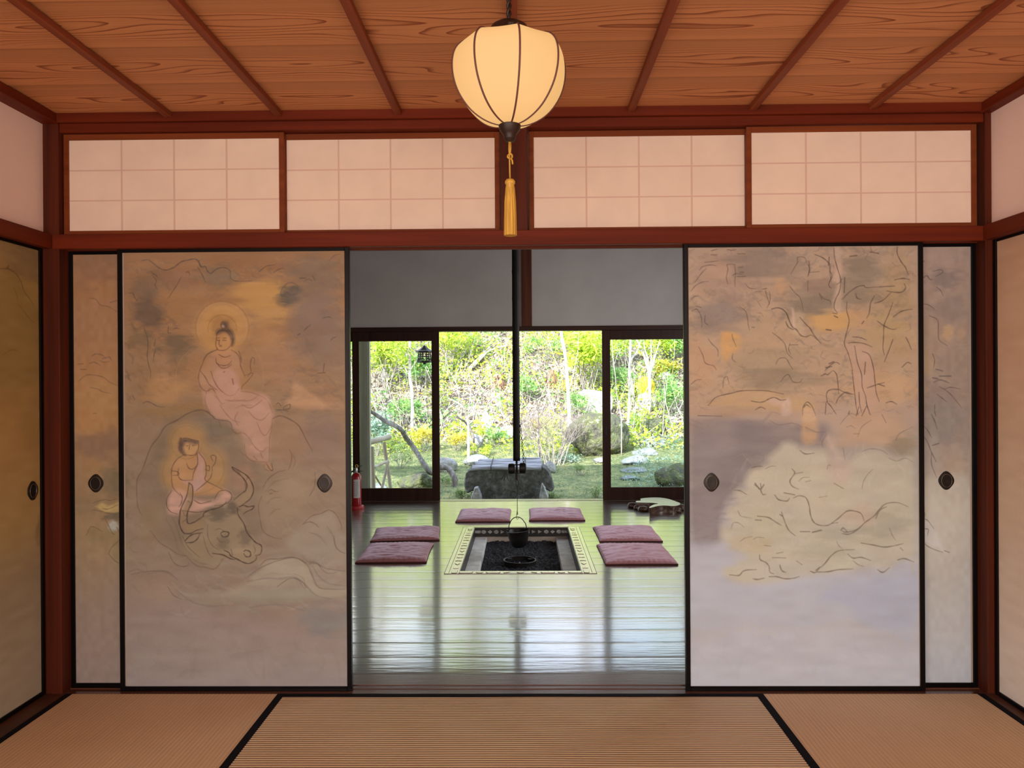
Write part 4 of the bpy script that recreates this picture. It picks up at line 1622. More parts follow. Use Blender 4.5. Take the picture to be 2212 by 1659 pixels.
def fusuma(n_, x0, x1, yf, pullpx, label, sheet, px, py, stile=0.0185, vis=None):
    """a door in the partition; vis = visible paper range in metres"""
    root = thing('sliding_door', label, 'sliding door', ((x0 + x1) / 2, yf + 0.0125, 0.0))
    org = ((x0 + x1) / 2, yf + 0.0125, 0.0)
    z0, z1 = -0.002, 1.826
    fr = MB()
    fr.box(x0, yf, z0, x0 + stile, yf + 0.025, z1, 0.0015).box(x1 - stile, yf, z0, x1, yf + 0.025, z1, 0.0015)
    fr.box(x0 + stile, yf, z0, x1 - stile, yf + 0.025, 0.0175, 0.0015).box(x0 + stile, yf, z1 - 0.016, x1 - stile, yf + 0.025, z1, 0.0015)
    fr.build('door_frame', M_black, root, off=None).location = (-org[0], -org[1], 0)
    MB().box(x0 + stile, yf + 0.008, 0.017, x1 - stile, yf + 0.020, z1 - 0.016).build('door_paper_back', M_backpaper, root).location = (-org[0], -org[1], 0)
    # where the sheet lies on the door
    A = at(px[0], py[0], Y=yf + 0.006)
    B = at(px[1], py[1], Y=yf + 0.006)
    kx = (B.x - A.x) / (px[1] - px[0])
    kz = (B.z - A.z) / (py[1] - py[0])
    fx = lambda X: A.x + (X - px[0]) * kx
    fz = lambda Y_: A.z + (Y_ - py[0]) * kz
    pa = sheet.mesh('painting', fx, fz, yf + 0.006, M_painted, root, org, gain=PAINT_GAIN)
    # plain paper margin where other doors hide it
    if vis:
        MB().box(vis[0], yf + 0.0062, 0.017, vis[1], yf + 0.009, z1 - 0.016).build('plain_paper', M_backpaper, root).location = (-org[0], -org[1], 0)
    for q in pullpx:
        P = at(q[0], q[1], Y=yf + 0.005) if not isinstance(q[0], str) else Vector(q[1:])
        pull(root, P.x - org[0], yf + 0.005 - org[1], P.z)
    return root


PAINT_GAIN = (1.06, 1.46, 1.80)
BASE_L = [(540, (158, 112, 78)), (700, (160, 115, 80)), (880, (152, 118, 90)), (1000, (148, 120, 98)), (1200, (148, 124, 104)), (1290, (150, 124, 106)), (1350, (154, 130, 118)), (1490, (158, 138, 130))]  # these grounds fade downwards: own washes plus lamp warmth painted in
BASE_LN = [(540, (167, 114, 76)), (700, (171, 118, 82)), (900, (178, 126, 80)), (1050, (156, 120, 86)), (1180, (161, 128, 94)), (1300, (156, 128, 109)), (1490, (159, 132, 119))]
BASE_R = [(530, (178, 142, 118)), (700, (180, 144, 116)), (860, (186, 148, 118)), (900, (180, 146, 124)), (1000, (168, 148, 134)), (1280, (186, 176, 176)), (1350, (186, 172, 168)), (1380, (190, 178, 176)), (1490, (194, 184, 184))]
BASE_RN = [(530, (172, 138, 120)), (750, (164, 134, 114)), (950, (158, 134, 118)), (1100, (190, 168, 148)), (1250, (188, 172, 160)), (1490, (190, 180, 178))]


def dab_left(s):
    s.dabs(272, 748, 560, 900, 900, 26, 4, [(120, 92, 74), (182, 130, 86), (146, 100, 76), (128, 102, 86), (168, 120, 84)], 0.24, 0, 0.35)
    s.dabs(600, 748, 560, 900, 260, 20, 5, [(108, 90, 78), (146, 112, 100), (172, 132, 98), (122, 100, 88)], 0.32, 0.3, 0.9)
    s.dabs(272, 380, 580, 860, 200, 18, 5, [(100, 78, 64), (150, 106, 76), (126, 100, 78)], 0.32, 0.5, 0.9)
    s.dabs(400, 640, 575, 640, 90, 22, 5, [(132, 108, 84), (118, 96, 78)], 0.28, 0.4, 0.7)
    s.dabs(272, 748, 900, 1280, 560, 32, 5, [(122, 100, 82), (164, 138, 112), (146, 118, 96), (136, 116, 98)], 0.2, 0, 1.2)
    s.dabs(380, 748, 1190, 1320, 110, 56, 6, [(172, 154, 138), (136, 120, 106), (150, 136, 122)], 0.26, 0.2, 0.5)
    s.dabs(272, 748, 1320, 1480, 120, 60, 9, [(158, 136, 126), (140, 118, 106), (150, 130, 112)], 0.16, 0, 1.6)


def dab_right(s):
    s.dabs(1490, 1980, 530, 880, 1000, 24, 4.5, [(146, 118, 96), (202, 162, 122), (166, 128, 110), (130, 112, 98), (188, 150, 108)], 0.28, 0, 1.0)
    s.dabs(1490, 1980, 530, 700, 200, 26, 7, [(128, 110, 98), (140, 118, 102), (178, 142, 112)], 0.3, 0, 1.2)
    s.dabs(1490, 1980, 530, 800, 90, 18, 1.3, [(96, 76, 64)], 0.45, 0, 1.3, 0.5)
    s.dabs(1490, 1980, 800, 900, 60, 26, 1.3, [(110, 86, 70)], 0.4, 0, 0.5, 0.3)
    s.dabs(1490, 1750, 900, 1160, 220, 40, 6, [(122, 106, 106), (150, 134, 128), (138, 120, 116)], 0.22, 0, 0.4)
    s.dabs(1490, 1980, 1270, 1480, 160, 60, 10, [(186, 176, 184), (176, 168, 172), (190, 178, 172)], 0.16, 0, 1.6)


def dab_rn(s):
    s.dabs(1990, 2094, 530, 1040, 160, 24, 6, [(140, 118, 106), (184, 150, 124), (156, 130, 118)], 0.2, 0.1, 0.7)


sL = panel_sheet(267, 754, 543, 1486, BASE_L, 5, dab=dab_left)
fusuma(1, -1.648, -0.688, 0.030, [(701, 1044)], 'painted sliding door with the haloed figure and horned bull, front panel left of the opening', sL, (272, 748), (548, 1480))
sR = panel_sheet(1484, 1986, 528, 1486, BASE_R, 9, dab=dab_right)
sR.dabs(1580, 1978, 980, 1240, 260, 34, 5, [(204, 188, 162), (172, 156, 136), (190, 168, 146), (182, 168, 136)], 0.16, 0, 1.6)
fusuma(2, 0.683, 1.653, 0.030, [(1537, 1042)], 'painted sliding door with the tall pine tree and pale cloud bank, front panel right of the opening', sR, (1489, 1979), (533, 1481))
sLN = panel_sheet(150, 270, 545, 1483, BASE_LN, 7)
fusuma(3, -1.874, -0.914, 0.0665, [(207, 1044)], 'painted sliding door with faint hills, narrow strip showing beside the left corner post', sLN, (155, 264), (550, 1477), vis=(-1.668, -0.935))
sRN = panel_sheet(1984, 2098, 528, 1482, BASE_RN, 11, dab=dab_rn)
fusuma(4, 0.926, 1.887, 0.0665, [(2044, 1038)], 'painted sliding door with dark branches and a white rock, narrow strip showing beside the right corner post', sRN, (1990, 2092), (533, 1476), vis=(0.945, 1.665))

# side walls: doors in two tracks, three on each side
LW = [('gold toned sliding door with a hill painting and oval pull, at the left wall by the corner post', -0.005, -0.955, 0),
      ('sliding door further along the left wall, second from the corner post', -0.93, -1.88, 1),
      ('sliding door along the left wall, third from the corner post', -1.86, -2.81, 0),
      ]
RW = [('plain cream sliding door on the right wall beside the corner post', -0.005, -0.955, 0),
      ('plain sliding door further along the right wall, second from the corner post', -0.93, -1.88, 1),
      ('plain sliding door along the right wall, third from the corner post', -1.86, -2.81, 0),
      ('plain sliding door along the right wall, fourth from the corner post', -2.79, -3.74, 1),
      ('plain sliding door along the right wall, last before the window', -3.72, YB, 0)]
BASE_SL = [(480, (155, 113, 69)), (640, (162, 120, 67)), (900, (169, 122, 67)), (1100, (169, 127, 78)), (1250, (155, 125, 94)), (1400, (164, 136, 109)), (1700, (197, 169, 138))]  # side door grounds: own colour, with part of the light's fade painted in
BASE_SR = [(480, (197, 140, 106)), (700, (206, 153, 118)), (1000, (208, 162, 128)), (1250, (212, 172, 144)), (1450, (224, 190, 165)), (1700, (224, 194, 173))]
for sgn, W0, lst in ((-1, W0L, LW), (1, W0R, RW)):
    for k, (lab, ya, yb, tr) in enumerate(lst):
        off = -0.0 if tr == 0 else 0.03
        X0 = W0 + sgn * off
        org = (X0, (ya + yb) / 2, 0)
        root = thing('sliding_door', lab, 'sliding door', org)
        xa, xb = sorted((X0, X0 + sgn * 0.026))
        h0, h1 = 0.0015, ZB + 0.003
        L = MB()
        L.box(xa, ya - 0.020, h0, xb, ya, h1, 0.0015).box(xa, yb, h0, xb, yb + 0.02, h1, 0.0015)
        L.box(xa, yb + 0.02, h0, xb, ya - 0.02, h0 + 0.018, 0.0015).box(xa, yb + 0.02, h1 - 0.014, xb, ya - 0.02, h1, 0.0015)
        L.build('door_frame', M_black, root).location = (-org[0], -org[1], 0)
        xm, xn = sorted((X0 + sgn * 0.0062, X0 + sgn * 0.018))
        MB().box(xm, yb + 0.02, h0 + 0.017, xn, ya - 0.02, h1 - 0.013).build('door_paper_back', M_backpaper, root).location = (-org[0], -org[1], 0)
        # one sheet unit = 1.9 mm here
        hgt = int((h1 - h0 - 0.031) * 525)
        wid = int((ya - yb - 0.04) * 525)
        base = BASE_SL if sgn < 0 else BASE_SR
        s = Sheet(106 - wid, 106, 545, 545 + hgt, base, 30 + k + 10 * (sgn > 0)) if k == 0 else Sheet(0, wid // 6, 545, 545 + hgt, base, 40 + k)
        if k == 0 and sgn < 0:
            s.data(LEFTDOOR)
        n0, n1 = s.X[0], s.X[-1]
        za = h1 - 0.0135
        zb_ = h0 + 0.0175
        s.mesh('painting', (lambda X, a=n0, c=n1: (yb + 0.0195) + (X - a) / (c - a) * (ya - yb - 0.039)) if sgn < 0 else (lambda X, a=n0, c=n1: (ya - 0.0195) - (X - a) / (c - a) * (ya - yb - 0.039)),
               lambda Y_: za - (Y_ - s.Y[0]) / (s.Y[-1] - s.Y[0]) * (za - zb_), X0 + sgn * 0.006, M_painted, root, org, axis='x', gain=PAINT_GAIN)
        if k == 0 and sgn < 0:
            P = at(73, 1060, X=X0)
            pull(root, 0.005 * sgn, P.y - org[1], P.z, axis='x', sgn=1)
        elif k > 0:
            pull(root, 0.005 * sgn, (0.40 if k % 2 else -0.40), 0.86, axis='x', sgn=-sgn)
w2 = MB()
for y_ in np.linspace(YB + 0.01, -2.85, 5):
    w2.box(W0L - 0.03, y_, 0.0, W0L - 0.005, y_ + 0.03, ZB)
for z_ in (0.0, 0.3, 0.7, 1.1, 1.5, ZB - 0.03):
    w2.box(W0L - 0.03, YB + 0.01, z_, W0L - 0.012, -2.82, z_ + 0.025)
w2o = structure(w2.build('added_window_2', M_frame))  # unseen window, added to give the side light an opening
MB().box(W0L - 0.036, YB + 0.01, 0.0, W0L - 0.031, -2.82, ZB).build('window_paper', M_paper, w2o)
structure(MB().box(-2.06, YB, -0.05, -1.997, 0.0, ZT).build('wall_outer_left', M_plaster))
structure(MB().box(1.997, YB, -0.05, 2.06, 0.0, ZT).build('wall_outer_right', M_plaster))

# ------------------------------------------------------------------ paper transoms


def transom(x0, x1, yf, label):
    z0, z1 = ZT + 0.002, 2.300
    org = ((x0 + x1) / 2, yf, z0)
    root = thing('transom_screen', label, 'paper screen', org, 0, 'paper transom screens above the doors')
    F_ = MB()
    st = 0.021
    F_.box(x0, yf, z0, x0 + st, yf + 0.02, z1, 0.0012).box(x1 - st, yf, z0, x1, yf + 0.02, z1, 0.0012)
    F_.box(x0 + st, yf, z0, x1 - st, yf + 0.02, z0 + 0.019, 0.0012).box(x0 + st, yf, z1 - 0.024, x1 - st, yf + 0.02, z1, 0.0012)
    F_.build('screen_frame', M_frame, root).location = tuple(-q for q in org)
    a, c, e, f = x0 + st, x1 - st, z0 + 0.019, z1 - 0.024
    MB().box(a, yf + 0.006, e, c, yf + 0.0066, f).build('paper', M_paper, root).location = tuple(-q for q in org)
    K = MB()
    for i in (1, 2, 3):
        x = a + (c - a) * i / 4
        K.box(x - 0.0035, yf + 0.0052, e, x + 0.0035, yf + 0.012, f)
    for i in (1, 2):
        z = e + (f - e) * i / 3
        K.box(a, yf + 0.0055, z - 0.0028, c, yf + 0.0118, z + 0.0028)
    K.build('lattice', M_lattice, root).location = tuple(-q for q in org)


transom(-1.868, -0.953, 0.030, 'paper transom screen, leftmost of the row, above the narrow hill panel and bull painting')
transom(-0.972, -0.066, 0.056, 'paper transom screen left of the middle post, directly left of the lantern tassel')
transom(0.053, 0.962, 0.056, 'paper transom screen right of the middle post, directly right of the lantern tassel')
transom(0.940, 1.870, 0.030, 'paper transom screen, rightmost of the row, above the pine tree painting')
# ------------------------------------------------------------------ hanging paper lantern
M_shade = mat('lit_lantern_silk', (0.25, 0.18, 0.12), 0.8, spec=0.2, emit=(0.90, 0.52, 0.185), estr=0.80)
M_rib = mat('lantern_rib', (0.11, 0.04, 0.035), 0.6)
M_dkbrown = mat('dark_turned_wood', (0.022, 0.010, 0.007), 0.45, spec=0.35)
M_gold = mat('gold_thread', (0.50, 0.29, 0.040), 0.6, var=0.25, scale=(500, 500, 4), bump=0.0004, bscale=500, bstretch=(1, 1, 0.02))
LX, LY, LZ = -0.005, -1.1, 1.937
lamp = thing('hanging_lantern', 'glowing cream paper lantern with dark ribs and gold tassel hanging from the ceiling', 'lamp', (LX, LY, LZ))
PROF = [(0.018, 0.0), (0.046, 0.005), (0.074, 0.017), (0.100, 0.036), (0.121, 0.061), (0.137, 0.090), (0.1460, 0.120), (0.1490, 0.148),
        (0.1470, 0.174), (0.139, 0.196), (0.123, 0.212), (0.102, 0.2175), (0.082, 0.2160), (0.066, 0.2140)]
PROF = [tuple(q) for q in catmull(PROF, 3)]
RIB0 = math.radians(-90 + 11)
NR, SUBN = 8, 10
V, F = [], []
for i, (r, z) in enumerate(PROF):
    top = max(0, (i - 24) / 15.0)
    for k in range(NR * SUBN):
        u = (k % SUBN) / SUBN
        a = RIB0 + 2 * PI * k / (NR * SUBN)
        mid = math.sin(PI * u)
        chord = math.cos(PI / NR) / math.cos((u - 0.5) * 2 * PI / NR)
        rr = r * (1 + (chord - 1) * 0.5)
        V.append((rr * math.cos(a), rr * math.sin(a), z - 0.010 * top * mid))
n_ = NR * SUBN
for i in range(len(PROF) - 1):
    for k in range(n_):
        F.append((i * n_ + k, i * n_ + (k + 1) % n_, (i + 1) * n_ + (k + 1) % n_, (i + 1) * n_ + k))
mesh_np('lamp_shade', V, F, M_shade, lamp, smooth=True)
for q in range(NR):
    a = RIB0 + 2 * PI * q / NR
    pts = [((r + 0.0012) * math.cos(a), (r + 0.0012) * math.sin(a), z + 0.0005) for r, z in PROF]
    MB().tube(pts, 0.0025, 7).build('rib', M_rib, lamp, smooth=True)
cp = MB().lathe([(0.001, 0.276), (0.012, 0.276), (0.016, 0.270), (0.034, 0.267), (0.047, 0.259), (0.054, 0.247), (0.055, 0.243), (0.062, 0.240), (0.070, 0.229), (0.073, 0.216), (0.066, 0.210), (0.001, 0.210)], 40).build('canopy', M_dkbrown, lamp, smooth=0.5)
MB().lathe([(0.006, 0), (0.012, 0.001), (0.013, 0.006), (0.009, 0.010), (0.001, 0.012)], 12, c=(0.006, -0.064, 0.231)).build('canopy_knob', M_dkbrown, cp)
MB().lathe([(0.001, -0.042), (0.010, -0.041), (0.0155, -0.034), (0.017, -0.024), (0.020, -0.020), (0.027, -0.010), (0.0295, 0.0), (0.027, 0.006), (0.018, 0.008), (0.001, 0.008)], 32).build('finial', M_dkbrown, lamp, smooth=0.5)
cdp = MB()
for s_ in (0, PI):
    pts = [(0.0035 * math.cos(s_ + z * 160), 0.0035 * math.sin(s_ + z * 160), z) for z in np.linspace(0.272, ZC - 0.002 - LZ, 60)]
    cdp.tube(pts, 0.0042, 6)
cdp.build('cord', M_dkbrown, lamp, smooth=True)
MB().lathe([(0.001, 0), (0.045, 0), (0.05, -0.012), (0.03, -0.025), (0.001, -0.03)], 24, c=(0, 0, ZC - LZ)).build('ceiling_rose', M_dkbrown, lamp, smooth=0.5)
ts = thing('tassel_tmp', 'x', 'x')
D.objects.remove(ts)
tc_ = MB()
tc_.tube([(0.0015, 0, -0.040), (0.002, -0.002, -0.060), (0.0, -0.003, -0.078)], 0.0022, 6)
tc_.tube([(-0.0015, 0, -0.040), (-0.002, -0.001, -0.060), (-0.001, -0.002, -0.08), (0.0, -0.002, -0.142)], 0.0024, 6)
kn = [(0.006 * math.cos(t), -0.004 - 0.003 * math.sin(2 * t), -0.081 + 0.006 * math.sin(t)) for t in np.linspace(0, 2 * PI, 14)[:-1]]
tc_.tube(kn, 0.0026, 6, closed=True)
tc_.tube([(0.002, -0.005, -0.086), (0.006, -0.006, -0.092), (0.007, -0.005, -0.102)], 0.0024, 6)
tc_.build('tassel_cord', M_gold, lamp, smooth=True)
tas = MB().lathe([(0.001, -0.140), (0.010, -0.141), (0.0135, -0.146), (0.0138, -0.151), (0.011, -0.155), (0.012, -0.165), (0.0145, -0.20), (0.0158, -0.25), (0.0165, -0.288), (0.001, -0.285)],
                 56, c=(0, -0.002, 0), fr=lambda a, z: 1 + (0.05 * math.sin(14 * a) if z < -0.156 else 0)).build('tassel', M_gold, lamp, smooth=0.9)

# ------------------------------------------------------------------ sunken hearth
M_rim = wood('pale_carved_rim', (0.56, 0.47, 0.30), (0.44, 0.36, 0.22), 'y', rough=0.25, spec=0.9)
for m_ in (M_rim,):
    bb_ = m_.node_tree.nodes['Principled BSDF']
    bb_.inputs['Coat Weight'].default_value = 0.8
    bb_.inputs['Coat IOR'].default_value = 2.6
    bb_.inputs['Coat Roughness'].default_value = 0.15
M_groove = mat('rim_incised_line', (0.16, 0.13, 0.085), 0.6)
M_stone = mat('grey_lining_stone', (0.80, 0.80, 0.80), 0.7, var=0.15, scale=(12, 12, 12), bump=0.001, bscale=80)
M_lining = mat('clay_lining', (0.50, 0.43, 0.36), 0.9, var=0.1, scale=(10, 10, 10))
M_inlaid = mat('dark_lacquered_band', (0.014, 0.009, 0.008), 0.4)
M_shell = mat('pale_inlay', (0.36, 0.37, 0.36), 0.35, var=0.4, scale=(90, 90, 90))
hearth = thing('sunken_hearth', 'rectangular sunken hearth with carved pale rim set into the plank floor', 'hearth', (-0.0035, (HY0 + HY1) / 2, 0))
OX, OY = -0.0035, (HY0 + HY1) / 2


def hb(mb, name, m_, parent=hearth, **k):
    o = mb.build(name, m_, parent, **k)
    o.location = (-OX, -OY, 0)
    return o


IX0, IX1, IY0, IY1 = -0.412, 0.405, HY0 + 0.075, HY1 - 0.028
PZ = -0.155


def rim_piece(name, x0, y0, x1, y1):
    return hb(MB().box(x0, y0, -0.075, x1, y1, 0.0025, 0.002), name, M_rim)


rl = rim_piece('hearth_rim', HX0, HY0, IX0, HY1)
rr_ = rim_piece('hearth_rim', IX1, HY0, HX1, HY1)
rf_ = rim_piece('hearth_rim', IX0, HY0, IX1, IY0)
rb_ = rim_piece('hearth_rim', IX0, IY1, IX1, HY1)
gv = MB()
for (x0, y0, x1, y1) in ((HX0, HY0, HX0 + 0.003, HY1), (HX1 - 0.003, HY0, HX1, HY1), (HX0, HY0, HX1, HY0 + 0.004), (HX0, HY1 - 0.004, HX1, HY1),
                         (HX0 + 0.028, HY0 + 0.03, HX0 + 0.031, HY1 - 0.03), (HX1 - 0.031, HY0 + 0.03, HX1 - 0.028, HY1 - 0.03)):
    hb(MB().box(x0, y0, 0.001, x1, y1, 0.0031), 'incised_line', M_groove)


def relief(mb, kind, cx, cy, s, turn=False):
    """small raised carving: outline in plan extruded a few millimetres"""
    if kind == 'bar':
        P = [(-1.9, -.5), (-1.5, -.75), (1.5, -.75), (1.9, -.5), (1.9, .5), (1.5, .75), (-1.5, .75), (-1.9, .5)]
    elif kind == 'oval':
        P = [(math.cos(a) * 1.0, math.sin(a) * .75) for a in np.linspace(0, 2 * PI, 17)[:-1]]
    elif kind == 'tri':
        P = [(-.8, -.75), (-.8, .75), (.8, 0)]
    elif kind == 'trir':
        P = [(.8, -.75), (.8, .75), (-.8, 0)]
    elif kind == 'dia':
        P = [(-1, 0), (0, -.8), (1, 0), (0, .8)]
    elif kind == 'arc':
        P = [(-.25, -.9), (.15, -.8), (.3, 0), (.15, .8), (-.25, .9), (0, .0)]
    else:
        P = [(.25, -.9), (-.15, -.8), (-.3, 0), (-.15, .8), (.25, .9), (0, .0)]
    pts = [((cx + p[1] * s, cy + p[0] * s) if turn else (cx + p[0] * s, cy + p[1] * s)) for p in P]
    mb.slab(pts, 0.001, 0.0058)


def reliefs(x0, x1, turn, fixed, s, seq):
    n = len(seq)
    for i, k_ in enumerate(seq):
        t = x0 + (x1 - x0) * (i + 0.5) / n
        cx, cy = (fixed, t) if turn else (t, fixed)
        c, g = MB(), MB()
        relief(c, k_, cx, cy, s, turn)
        relief(g, k_, cx, cy, s * 1.09, turn)
        g.v = [(v[0], v[1], min(v[2], 0.0034)) for v in g.v]
        co = hb(c, 'rim_carving', M_rim)
        g.build('carving_outline', M_groove, co)


seq_side = ['bar', 'tri', 'trir', 'arc', 'arc2', 'arc', 'trir', 'arc2', 'arc', 'tri', 'arc', 'arc2', 'arc', 'tri', 'trir', 'bar']
reliefs(HY0 + 0.01, HY1 - 0.02, True, HX0 + 0.066, 0.024, seq_side)
reliefs(HY0 + 0.01, HY1 - 0.02, True, HX1 - 0.066, 0.024, seq_side)
seq_f = ['bar', 'oval', 'bar', 'tri', 'oval', 'trir', 'bar', 'oval', 'bar']
reliefs(IX0, IX1, False, HY0 + 0.034, 0.023, seq_f)
# dark inner faces of the rim with pale inlay, lining below, stone ledges, ash
band = hb(MB().box(IX0, IY1 - 0.008, -0.078, IX1, IY1, -0.001), 'inlaid_band', M_inlaid)
n_in = ['bar', 'oval', 'dia', 'oval', 'tri', 'tri', 'oval', 'trir', 'trir', 'tri', 'tri', 'oval', 'dia', 'oval', 'bar']
for i, k_ in enumerate(n_in):
    t = IX0 + (IX1 - IX0) * (i + 0.5) / len(n_in)
    q = MB()
    relief(q, k_, 0, 0, 0.021 if k_ != 'bar' else 0.0155)
    q.v = [(t + v[0], IY1 - 0.008 - (0.0015 if v[2] > 0.004 else -0.001), -0.036 + v[1]) for v in q.v]
    hb(q, 'inlay', M_shell)
hb(MB().box(IX0, HY0 + 0.078, -0.44, IX0 + 0.006, IY1, -0.001), 'side_band', M_inlaid)
hb(MB().box(IX1 - 0.006, HY0 + 0.078, -0.44, IX1, IY1, -0.001), 'side_band', M_inlaid)
hb(MB().box(IX0, IY1 - 0.006, -0.44, IX1, IY1 + 0.02, -0.0785).box(IX0, IY0 - 0.03, -0.44, IX1, IY0, -0.076).box(IX0, IY0, -0.44, IX1, IY1, -0.40), 'hearth_lining', M_lining)
for sx0, sx1 in ((IX0 + 0.006, IX0 + 0.108), (IX1 - 0.108, IX1 - 0.006)):
    yy = IY0
    L = (IY1 - IY0 - 0.008) / 3
    for i in range(3):
        hb(MB().box(sx0, yy + 0.001, -0.39, sx1, yy + L - 0.001, -0.082, 0.003), 'stone_ledge', M_stone)
        yy += L
ash_mt = mat('dark_ash', (0.006, 0.006, 0.007), 0.8, col2=(0.030, 0.033, 0.045), scale=(150, 150, 150), lo=0.4, hi=0.7, bump=0.006, bscale=90)
rng = np.random.RandomState(4)
nx, ny = 130, 210
X_, Y_ = np.meshgrid(np.linspace(IX0 + 0.109, IX1 - 0.109, nx), np.linspace(IY0, IY1 - 0.007, ny))
Z_ = PZ + 0.014 * smooth_noise(ny, nx, 14, 8, rng) + 0.012 * smooth_noise(ny, nx, 60, 38, rng) + 0.012 * rng.rand(ny, nx) + 0.012 * ((Y_ - OY) / 0.7) ** 2
i_ = np.arange(ny - 1)[:, None] * nx + np.arange(nx - 1)[None, :]
V = np.stack([X_, Y_, Z_], -1).reshape(-1, 3)
ash = mesh_np('ash_bed', V, np.stack([i_, i_ + 1, i_ + nx + 1, i_ + nx], -1).reshape(-1, 4), ash_mt, hearth)
ash.location = (-OX, -OY, 0)
tag(ash, kind='stuff')
# iron ring stand set in the ash
P = at(1123, 1213, Z=-0.115)
st = thing('iron_ring_stand', 'round black iron ring stand set in the dark ash at the front of the hearth', 'trivet', (P.x, P.y, -0.15))
RR = 0.122
MB().tube([(RR * math.cos(a), RR * math.sin(a), 0.045) for a in np.linspace(0, 2 * PI, 49)[:-1]], 0.0065, 8, closed=True).build('ring', M_iron, st, smooth=True)
MB().lathe([(RR - 0.004, -0.02), (RR - 0.003, 0.044), (RR + 0.003, 0.044), (RR + 0.002, -0.02)], 48).build('ring_wall', M_iron, st, smooth=0.6)
for a in (0.5, 2.6, 4.7):
    MB().bar(((RR - 0.004) * math.cos(a), (RR - 0.004) * math.sin(a), 0.04), ((RR - 0.05) * math.cos(a), (RR - 0.05) * math.sin(a), 0.046), 0.010, 0.006).build('ring_prong', M_iron, st)

# ------------------------------------------------------------------ pot hook and cooking pot
HP = at(1116, 995, Y=2.78)
PX, PY = HP.x, 2.78
hook = thing('hanging_pot_hook', 'long dark bamboo pot hook hanging over the hearth with iron rod and chain', 'pot hook', (PX, PY, HP.z))
M_bamboo = mat('sooty_bamboo', (0.010, 0.008, 0.007), 0.55, spec=0.2, bump=0.0006, bscale=60, bstretch=(1, 1, 0.1))
bp_ = []
zz = 0.0
while zz < 2.9 - HP.z:
    for dz, r in ((0, 0.0275), (0.03, 0.0268), (0.17, 0.0268), (0.19, 0.0285), (0.20, 0.0275)):
        bp_.append((r, zz + dz))
    zz += 0.21
bp_ = [q for q in bp_ if q[1] < 2.9 - HP.z]
MB().lathe(bp_, 20).build('bamboo_tube', M_bamboo, hook, smooth=True)
MB().tube([(0, 0, 0.02), (0, 0, -0.125)], 0.0085, 10).build('iron_rod', M_iron, hook, smooth=True)
lv = MB()
Mx = Matrix.Rotation(PI / 2, 4, 'Y')
for cx in (-0.041, 0.045):
    lv.lathe([(0.001, -0.026), (0.030, -0.026), (0.038, -0.021), (0.0405, -0.006), (0.0405, 0.008), (0.037, 0.021), (0.028, 0.026), (0.001, 0.026)], 28,
             M=Matrix.Translation((cx + 0.002, 0, -0.062 + 0.005 * (cx > 0))) @ Matrix.Rotation(PI / 2, 4, 'Y'))
lv.build('crosspiece_drum', M_iron, hook, smooth=0.6)
MB().box(-0.062, -0.006, -0.036, 0.066, 0.006, -0.028, 0.002).box(-0.062, -0.006, -0.100, 0.066, 0.006, -0.090, 0.002).build('crosspiece', M_iron, hook)
MB().lathe([(0.010, -0.145), (0.011, -0.10), (0.009, -0.09)], 12).build('rod_socket', M_iron, hook, smooth=0.6)


def link_ring(cx, cy, cz, w_, h_, r, turn):
    pts = []
    for a in np.linspace(0, 2 * PI, 15)[:-1]:
        u, v_ = w_ * math.cos(a), h_ * math.sin(a)
        pts.append((cx + (u if not turn else u * 0.25), cy + (u if turn else 0), cz + v_))
    return MB().tube(pts, r, 5, closed=True)


link_ring(0.003, 0, -0.172, 0.0105, 0.026, 0.0028, False).build('stirrup_link', M_iron, hook, smooth=True)
rz0 = -0.197
for i in range(20):
    z = -0.012 + i * 0.0155
    cx = 0.052 + (-0.008 if z > 0.08 else 0) - max(0, z - 0.12) * 0.10
    link_ring(cx + 0.002 * math.sin(i * 2.1), -0.01, z, 0.0068 if i % 2 else 0.006, 0.0105, 0.0019, i % 2 == 0).build('chain_link', M_iron, hook, smooth=True)
PR = 0.087
pz_rim = at(1118, 1146, Y=PY).z - HP.z
pz_h = at(1118, 1119, Y=PY).z - HP.z
hk = [(0.003, 0, rz0), (0.003, 0, -0.32), (0.003, 0, -0.395)]
MB().tube(hk, 0.0024, 6).build('lower_rod', M_iron, hook, smooth=True)
orn = MB()
orn.tube([(-0.026 + 0.024 * math.cos(a), 0, -0.262 + 0.0265 * math.sin(a)) for a in np.linspace(0, 2 * PI, 22)[:-1]], 0.0017, 5, closed=True)
orn.tube([(0.024 + 0.019 * math.cos(a), 0, -0.238 + 0.021 * math.sin(a)) for a in np.linspace(0.5, 2 * PI + 0.3, 20)] + [(0.050, 0, -0.217)], 0.0017, 5)
orn.build('wire_ornament', M_iron, hook, smooth=True)
link_ring(0.003, 0, -0.405, 0.005, 0.010, 0.0016, False).build('chain_link', M_iron, hook, smooth=True)
MB().tube([(0.003, 0, -0.415), (0.003, 0, pz_h + 0.07), (-0.002, 0, pz_h + 0.035), (-0.003, 0, pz_h - 0.004), (0.004, -0.002, pz_h - 0.010), (0.012, -0.002, pz_h - 0.002), (0.016, -0.002, pz_h + 0.012)], 0.0021, 6).build('hook_end', M_iron, hook, smooth=True)

